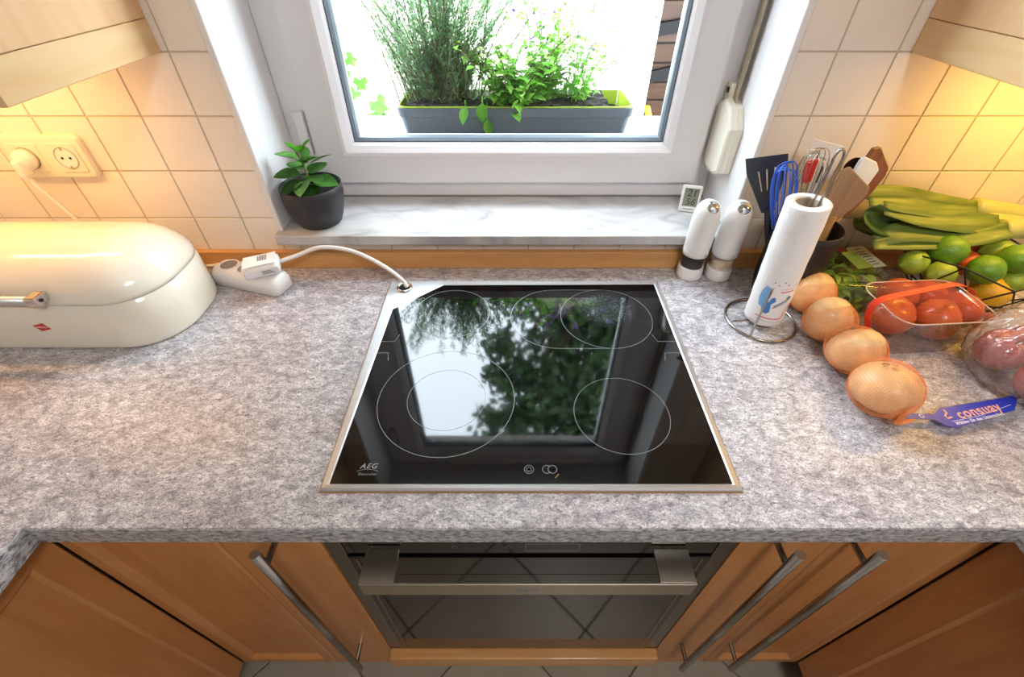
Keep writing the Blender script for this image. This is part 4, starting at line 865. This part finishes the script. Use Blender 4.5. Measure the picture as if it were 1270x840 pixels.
b = bmesh.new(); nx, ny = 60, 16; G = []
for i in range(nx + 1):
    G.append([])
    for j in range(ny + 1):
        x = -(PW - .024) + (2 * PW - .085) * i / nx; y = -(PD - .010) + 2 * (PD - .010) * j / ny
        G[-1].append(b.verts.new((x, y, PH + .003 + wob((x, y, 0), 60, .006).z + wob((x, y, 3), 20, .006).z - 3)))
for i in range(nx):
    for j in range(ny): b.faces.new((G[i][j], G[i + 1][j], G[i + 1][j + 1], G[i][j + 1]))
link('soil', fin(b), 'soil', pt)
link('water_gauge', tube([(.256, -.01, PH - .03), (.256, -.01, PH + .085)], .0016, 6), 'white', pt)
PZ = .1665 + PH - .012; PC = Vector((.008, .385, PZ))
# rosemary
random.seed(21)
ro = thing('rosemary_bush', 'dense grey-green rosemary bush growing in the window box', 'rosemary', (-.175, .39, PZ))
bs = bmesh.new(); bn_ = bmesh.new()
for k in range(150):
    a = random.uniform(0, 6.28); lean = random.uniform(.05, .85); L_ = random.uniform(.12, .44); x0, y0 = random.gauss(0, .045), random.gauss(0, .020)
    if math.cos(a) < -.2 and lean > .3: L_ *= .9
    pts = []; 
    for i in range(6):
        u = i / 5; rr = lean * L_ * u ** 1.2; pts.append(Vector((x0 + rr * math.cos(a) * .95 - .02 * u, y0 + rr * math.sin(a) * .45, -.01 + L_ * u * (1 - .12 * lean))))
    P = smoothpath(pts, 4); tube(P, lambda u: .0018 - .0013 * u, 4, bm=bs, cap=False)
    nn_ = int(L_ * 520)
    for q in range(nn_):
        u = random.uniform(.03, 1); i = min(len(P) - 2, int(u * (len(P) - 1))); p = P[i].lerp(P[i + 1], random.random()); tdir = (P[i + 1] - P[i]).normalized()
        az = random.uniform(0, 6.28); side = Vector((math.cos(az), math.sin(az), random.uniform(-.2, .5))); d = (tdir * random.uniform(.4, 1.0) + side).normalized(); ln = random.uniform(.014, .026)
        wv = d.cross(Vector((random.random(), random.random(), random.random()))).normalized() * .0011
        m_ = p + d * ln * .6 + Vector((0, 0, .001)); b4 = [bn_.verts.new(c) for c in (p, m_ + wv, p + d * ln, m_ - wv)]; bn_.faces.new(b4)
link('stems', fin(bs), 'twig', ro, kind='stuff'); link('needles', fin(bn_, recalc=False), 'rosemary', ro, kind='stuff')
def herb(name, lb_, base, n, hmin, hmax, spread, leafL, per, mt, flowers=0, lean=(0, 0), seed=1):
    random.seed(seed); t = thing(name, lb_, 'herb', base); bs = bmesh.new(); bl = bmesh.new(); bf = bmesh.new()
    for k in range(n):
        a = random.uniform(0, 6.28); L_ = random.uniform(hmin, hmax); sp_ = random.uniform(.1, spread); x0, y0 = random.gauss(0, .022), random.gauss(0, .018); P = []
        for i in range(6):
            u = i / 5; P.append(Vector((x0 + (sp_ * math.cos(a) + lean[0]) * L_ * u ** 1.4, y0 + (sp_ * math.sin(a) * .5 + lean[1]) * L_ * u ** 1.4, -.012 + L_ * u)))
        P = smoothpath(P, 3); tube(P, .0009, 4, bm=bs, cap=False)
        for q in range(per):
            u = .15 + .85 * (q + random.random()) / per; i = min(len(P) - 2, int(u * (len(P) - 1))); az = random.uniform(0, 360)
            s = random.uniform(.6, 1.15) * (1.15 - .5 * u); add_leaf(bl, leafL * s, leafL * .55 * s, orient(P[i], az, random.uniform(-15, 40), random.uniform(-25, 25)), curl=.25, n=4, fold=.25)
        if random.random() < flowers:
            for q in range(7): add_leaf(bf, .012, .010, orient(P[-1] + Vector((random.gauss(0, .004), random.gauss(0, .004), random.gauss(0, .005))), random.uniform(0, 360), random.uniform(-20, 60)), curl=.1, n=2, fold=.2)
    link('stems', fin(bs), 'mint' if flowers else 'stem', t, kind='stuff'); link('leaves', fin(bl), mt, t, kind='stuff')
    if flowers: link('flowers', fin(bf), 'petal', t, kind='stuff')
    else: bf.free()
    return t
herb('mint_plant', 'bright green mint with broad leaves next to the rosemary', (.0, .365, PZ), 80, .04, .20, 1.2, .040, 10, 'mint', 0, (0, -.15), 5)
herb('oregano_plant', 'flowering oregano with mauve blossoms in the middle of the window box', (.075, .39, PZ), 60, .06, .31, .60, .030, 11, 'mint', .7, (0, 0), 9)
herb('marjoram_plant', 'loose thin-stemmed herb at the empty end of the window box', (.150, .39, PZ), 34, .08, .26, .7, .024, 9, 'mint', .35, (.15, 0), 14)
hl = thing('hanging_sprig', 'big pointed mint leaves hanging down over the planter side', 'leaf')
for (u, v, L_, az, el) in ((598, 128, .036, 265, -62), (604, 148, .032, 290, -70), (577, 132, .034, 250, -55)):
    o = link('leaf', leafmesh(L_, L_ * .62, .0008, curl=.1, n=5, fold=.2), 'mint', hl, smooth=True); place(o, orient(at(u, v, y=.294), az, el, 8, 1.25)); link('stem', tube(smoothpath([at(u, v, y=.294), at(u, v, y=.294) + Vector((0, .006, .012)), Vector((at(u, v, y=.294).x, .325, PZ + .02)), Vector((at(u, v, y=.294).x, .345, PZ - .005))]), .0011, 6), 'mint', hl)
# ivy on the garden wall
random.seed(31); iv = thing('ivy_climber', 'pale green ivy trailing up the white garden wall', 'ivy', (-.66, 1.49, -.35))
def ivyleaf(s): return prism([(x * s, y * s) for x, y in ((0, 0), (.35, -.25), (.55, .15), (.30, .35), (.35, .75), (.05, .60), (0, 1.0), (-.05, .60), (-.35, .75), (-.30, .35), (-.55, .15), (-.35, -.25))], -.001, .001)
ivm = ivyleaf(.075)
link('vine', tube(smoothpath([(.12, 0, -.2), (.04, -.01, .05), (0, -.005, .25), (-.06, -.01, .48)]), .004, 6), 'twig', iv)
for k in range(16):
    u = k / 15; p = Vector((.13 - .21 * u + random.gauss(0, .02), -.015 - random.random() * .02, -.18 + .66 * u)); o = link('leaf', ivm, 'ivy', iv); sc_ = random.uniform(.7, 1.2)
    place(o, Matrix.Translation(p) @ Euler((R(90 + random.uniform(-30, 20)), 0, R(random.uniform(-30, 30))), 'XYZ').to_matrix().to_4x4() @ Matrix.Rotation(R(random.uniform(120, 240)), 4, 'Z') @ Matrix.Scale(sc_, 4))
# shed seen past the end of the garden wall
sh = thing('garden_shed', 'brown boarded shed front with dark beams beyond the white wall', 'shed', (1.9, 4.2, FLOOR - .02))
for i in range(15): link('board', box(-1.4, 1.6, -.012 - .004 * (i % 2), .012, .01 + i * .165, .165 + i * .165 - .006, .002, 1), 'shed', sh)
link('backing_panel', box(-1.45, 1.65, .013, .03, 0, 2.5), 'beam', sh)
for z, a in ((1.25, 6), (.86, 9), (.50, 12)): link('beam', box(-1.4, 1.6, -.08, -.02, -.05, .05), 'beam', sh, loc=(0, 0, z), rot=(0, R(-a), 0))
link('shading_roof', box(-1.6, 1.7, -2.3, .1, 1.95, 2.02), 'beam', sh); link('shading_wall', box(1.6, 1.66, -2.3, .1, .0, 1.95), 'shed', sh); link('shading_wall', box(-1.5, -1.44, -1.7, .1, 0, 1.95), 'shed', sh)  # unseen roof and sides, added to keep daylight off the boards
sl_ = thing('step_ladder', 'yellow step ladder leaning in front of the brown shed', 'ladder', (1.02, 2.35, FLOOR - .02), (0, R(-24), R(10)))
for dx in (-.12, .12): link('rail', box(dx - .015, dx + .015, -.02, .02, 0, .62, .003), 'yellow', sl_)
for z in (.12, .30, .48): link('rung', box(-.105, .105, -.015, .015, z, z + .02), 'yellow', sl_)
tp = link('tarpaulin', prism([(x, y) for x, y in rrect(-.3, .3, -.2, .2, .1, 5)], 0, .28, .08, 3), 'tarp', None, 'blue-grey tarpaulin bundle lying at the end of the wall', 'tarpaulin', loc=(1.16, 2.0, FLOOR - .02), smooth=True)
rbx = thing('toolbox', 'dark red toolbox with black lid beside the step ladder', 'toolbox', (1.42, 2.9, FLOOR - .02))
link('case', box(-.22, .22, -.13, .13, .0, .42, .02), 'redbox', rbx); link('lid', box(-.23, .23, -.14, .14, .422, .52, .02), 'black', rbx); link('handle', tube(smoothpath([(-.1, 0, .52), (-.09, 0, .58), (.09, 0, .58), (.1, 0, .52)]), .012, 8), 'alu', rbx)
# trees behind the garden wall
def tree(lb_, x, y, h, blobs, nleaf, seed):
    random.seed(seed); t = thing('garden_tree', lb_, 'tree', (x, y, FLOOR - .02)); bt = bmesh.new()
    tube(smoothpath([(0, 0, 0), (.05, .02, h * .3), (-.05, 0, h * .6), (.05, 0, h)]), lambda u: .17 - .13 * u, 10, bm=bt)
    for (bx, by, bz, r) in blobs: tube(smoothpath([(0, 0, max(1.2, bz * .55)), (bx * .5, by * .5, bz * .85), (bx, by, bz)]), lambda u: .07 - .055 * u, 6, bm=bt)
    link('trunk', fin(bt), 'bark', t); bl = bmesh.new(); tot = sum(b_[3] ** 2 for b_ in blobs)
    for (bx, by, bz, r) in blobs:
        for k in range(int(nleaf * r * r / tot)):
            d = Vector((random.gauss(0, 1), random.gauss(0, 1), random.gauss(0, 1))).normalized() * r * random.random() ** .45
            d = wob(d + Vector((bx, by, bz)), 1.1, .35); s = random.uniform(.14, .26)
            m_ = orient(d, random.uniform(0, 360), random.uniform(-70, 40), random.uniform(0, 360)); q = [bl.verts.new(m_ @ Vector(c)) for c in ((0, 0, 0), (s * .5, s * .33, 0), (s, 0, 0), (s * .5, -s * .33, 0))]; bl.faces.new(q)
    link('foliage', fin(bl, recalc=False), 'tree', t, kind='stuff')
tree('tall leafy tree straight behind the garden wall', 1.15, 5.6, 6.2, [(-.9, 0, 3.6, .85), (.3, -.2, 3.7, 1.0), (1.3, .2, 4.0, 1.0), (-.4, .3, 5.2, 1.0), (.7, -.2, 5.6, 1.2), (1.7, 0, 5.8, 1.0), (-.2, 0, 7.2, 1.0), (1.0, .2, 7.6, 1.2), (-1.2, -.2, 6.6, .6), (.3, 0, 8.9, 1.0), (-.8, 0, 8.6, .8), (-.5, 0, 9.9, .8), (.9, 0, 10.2, 1.0), (-1.7, 0, 4.6, .5), (-1.6, .2, 9.4, .55), (-1.1, 0, 7.5, .5)], 12000, 41)
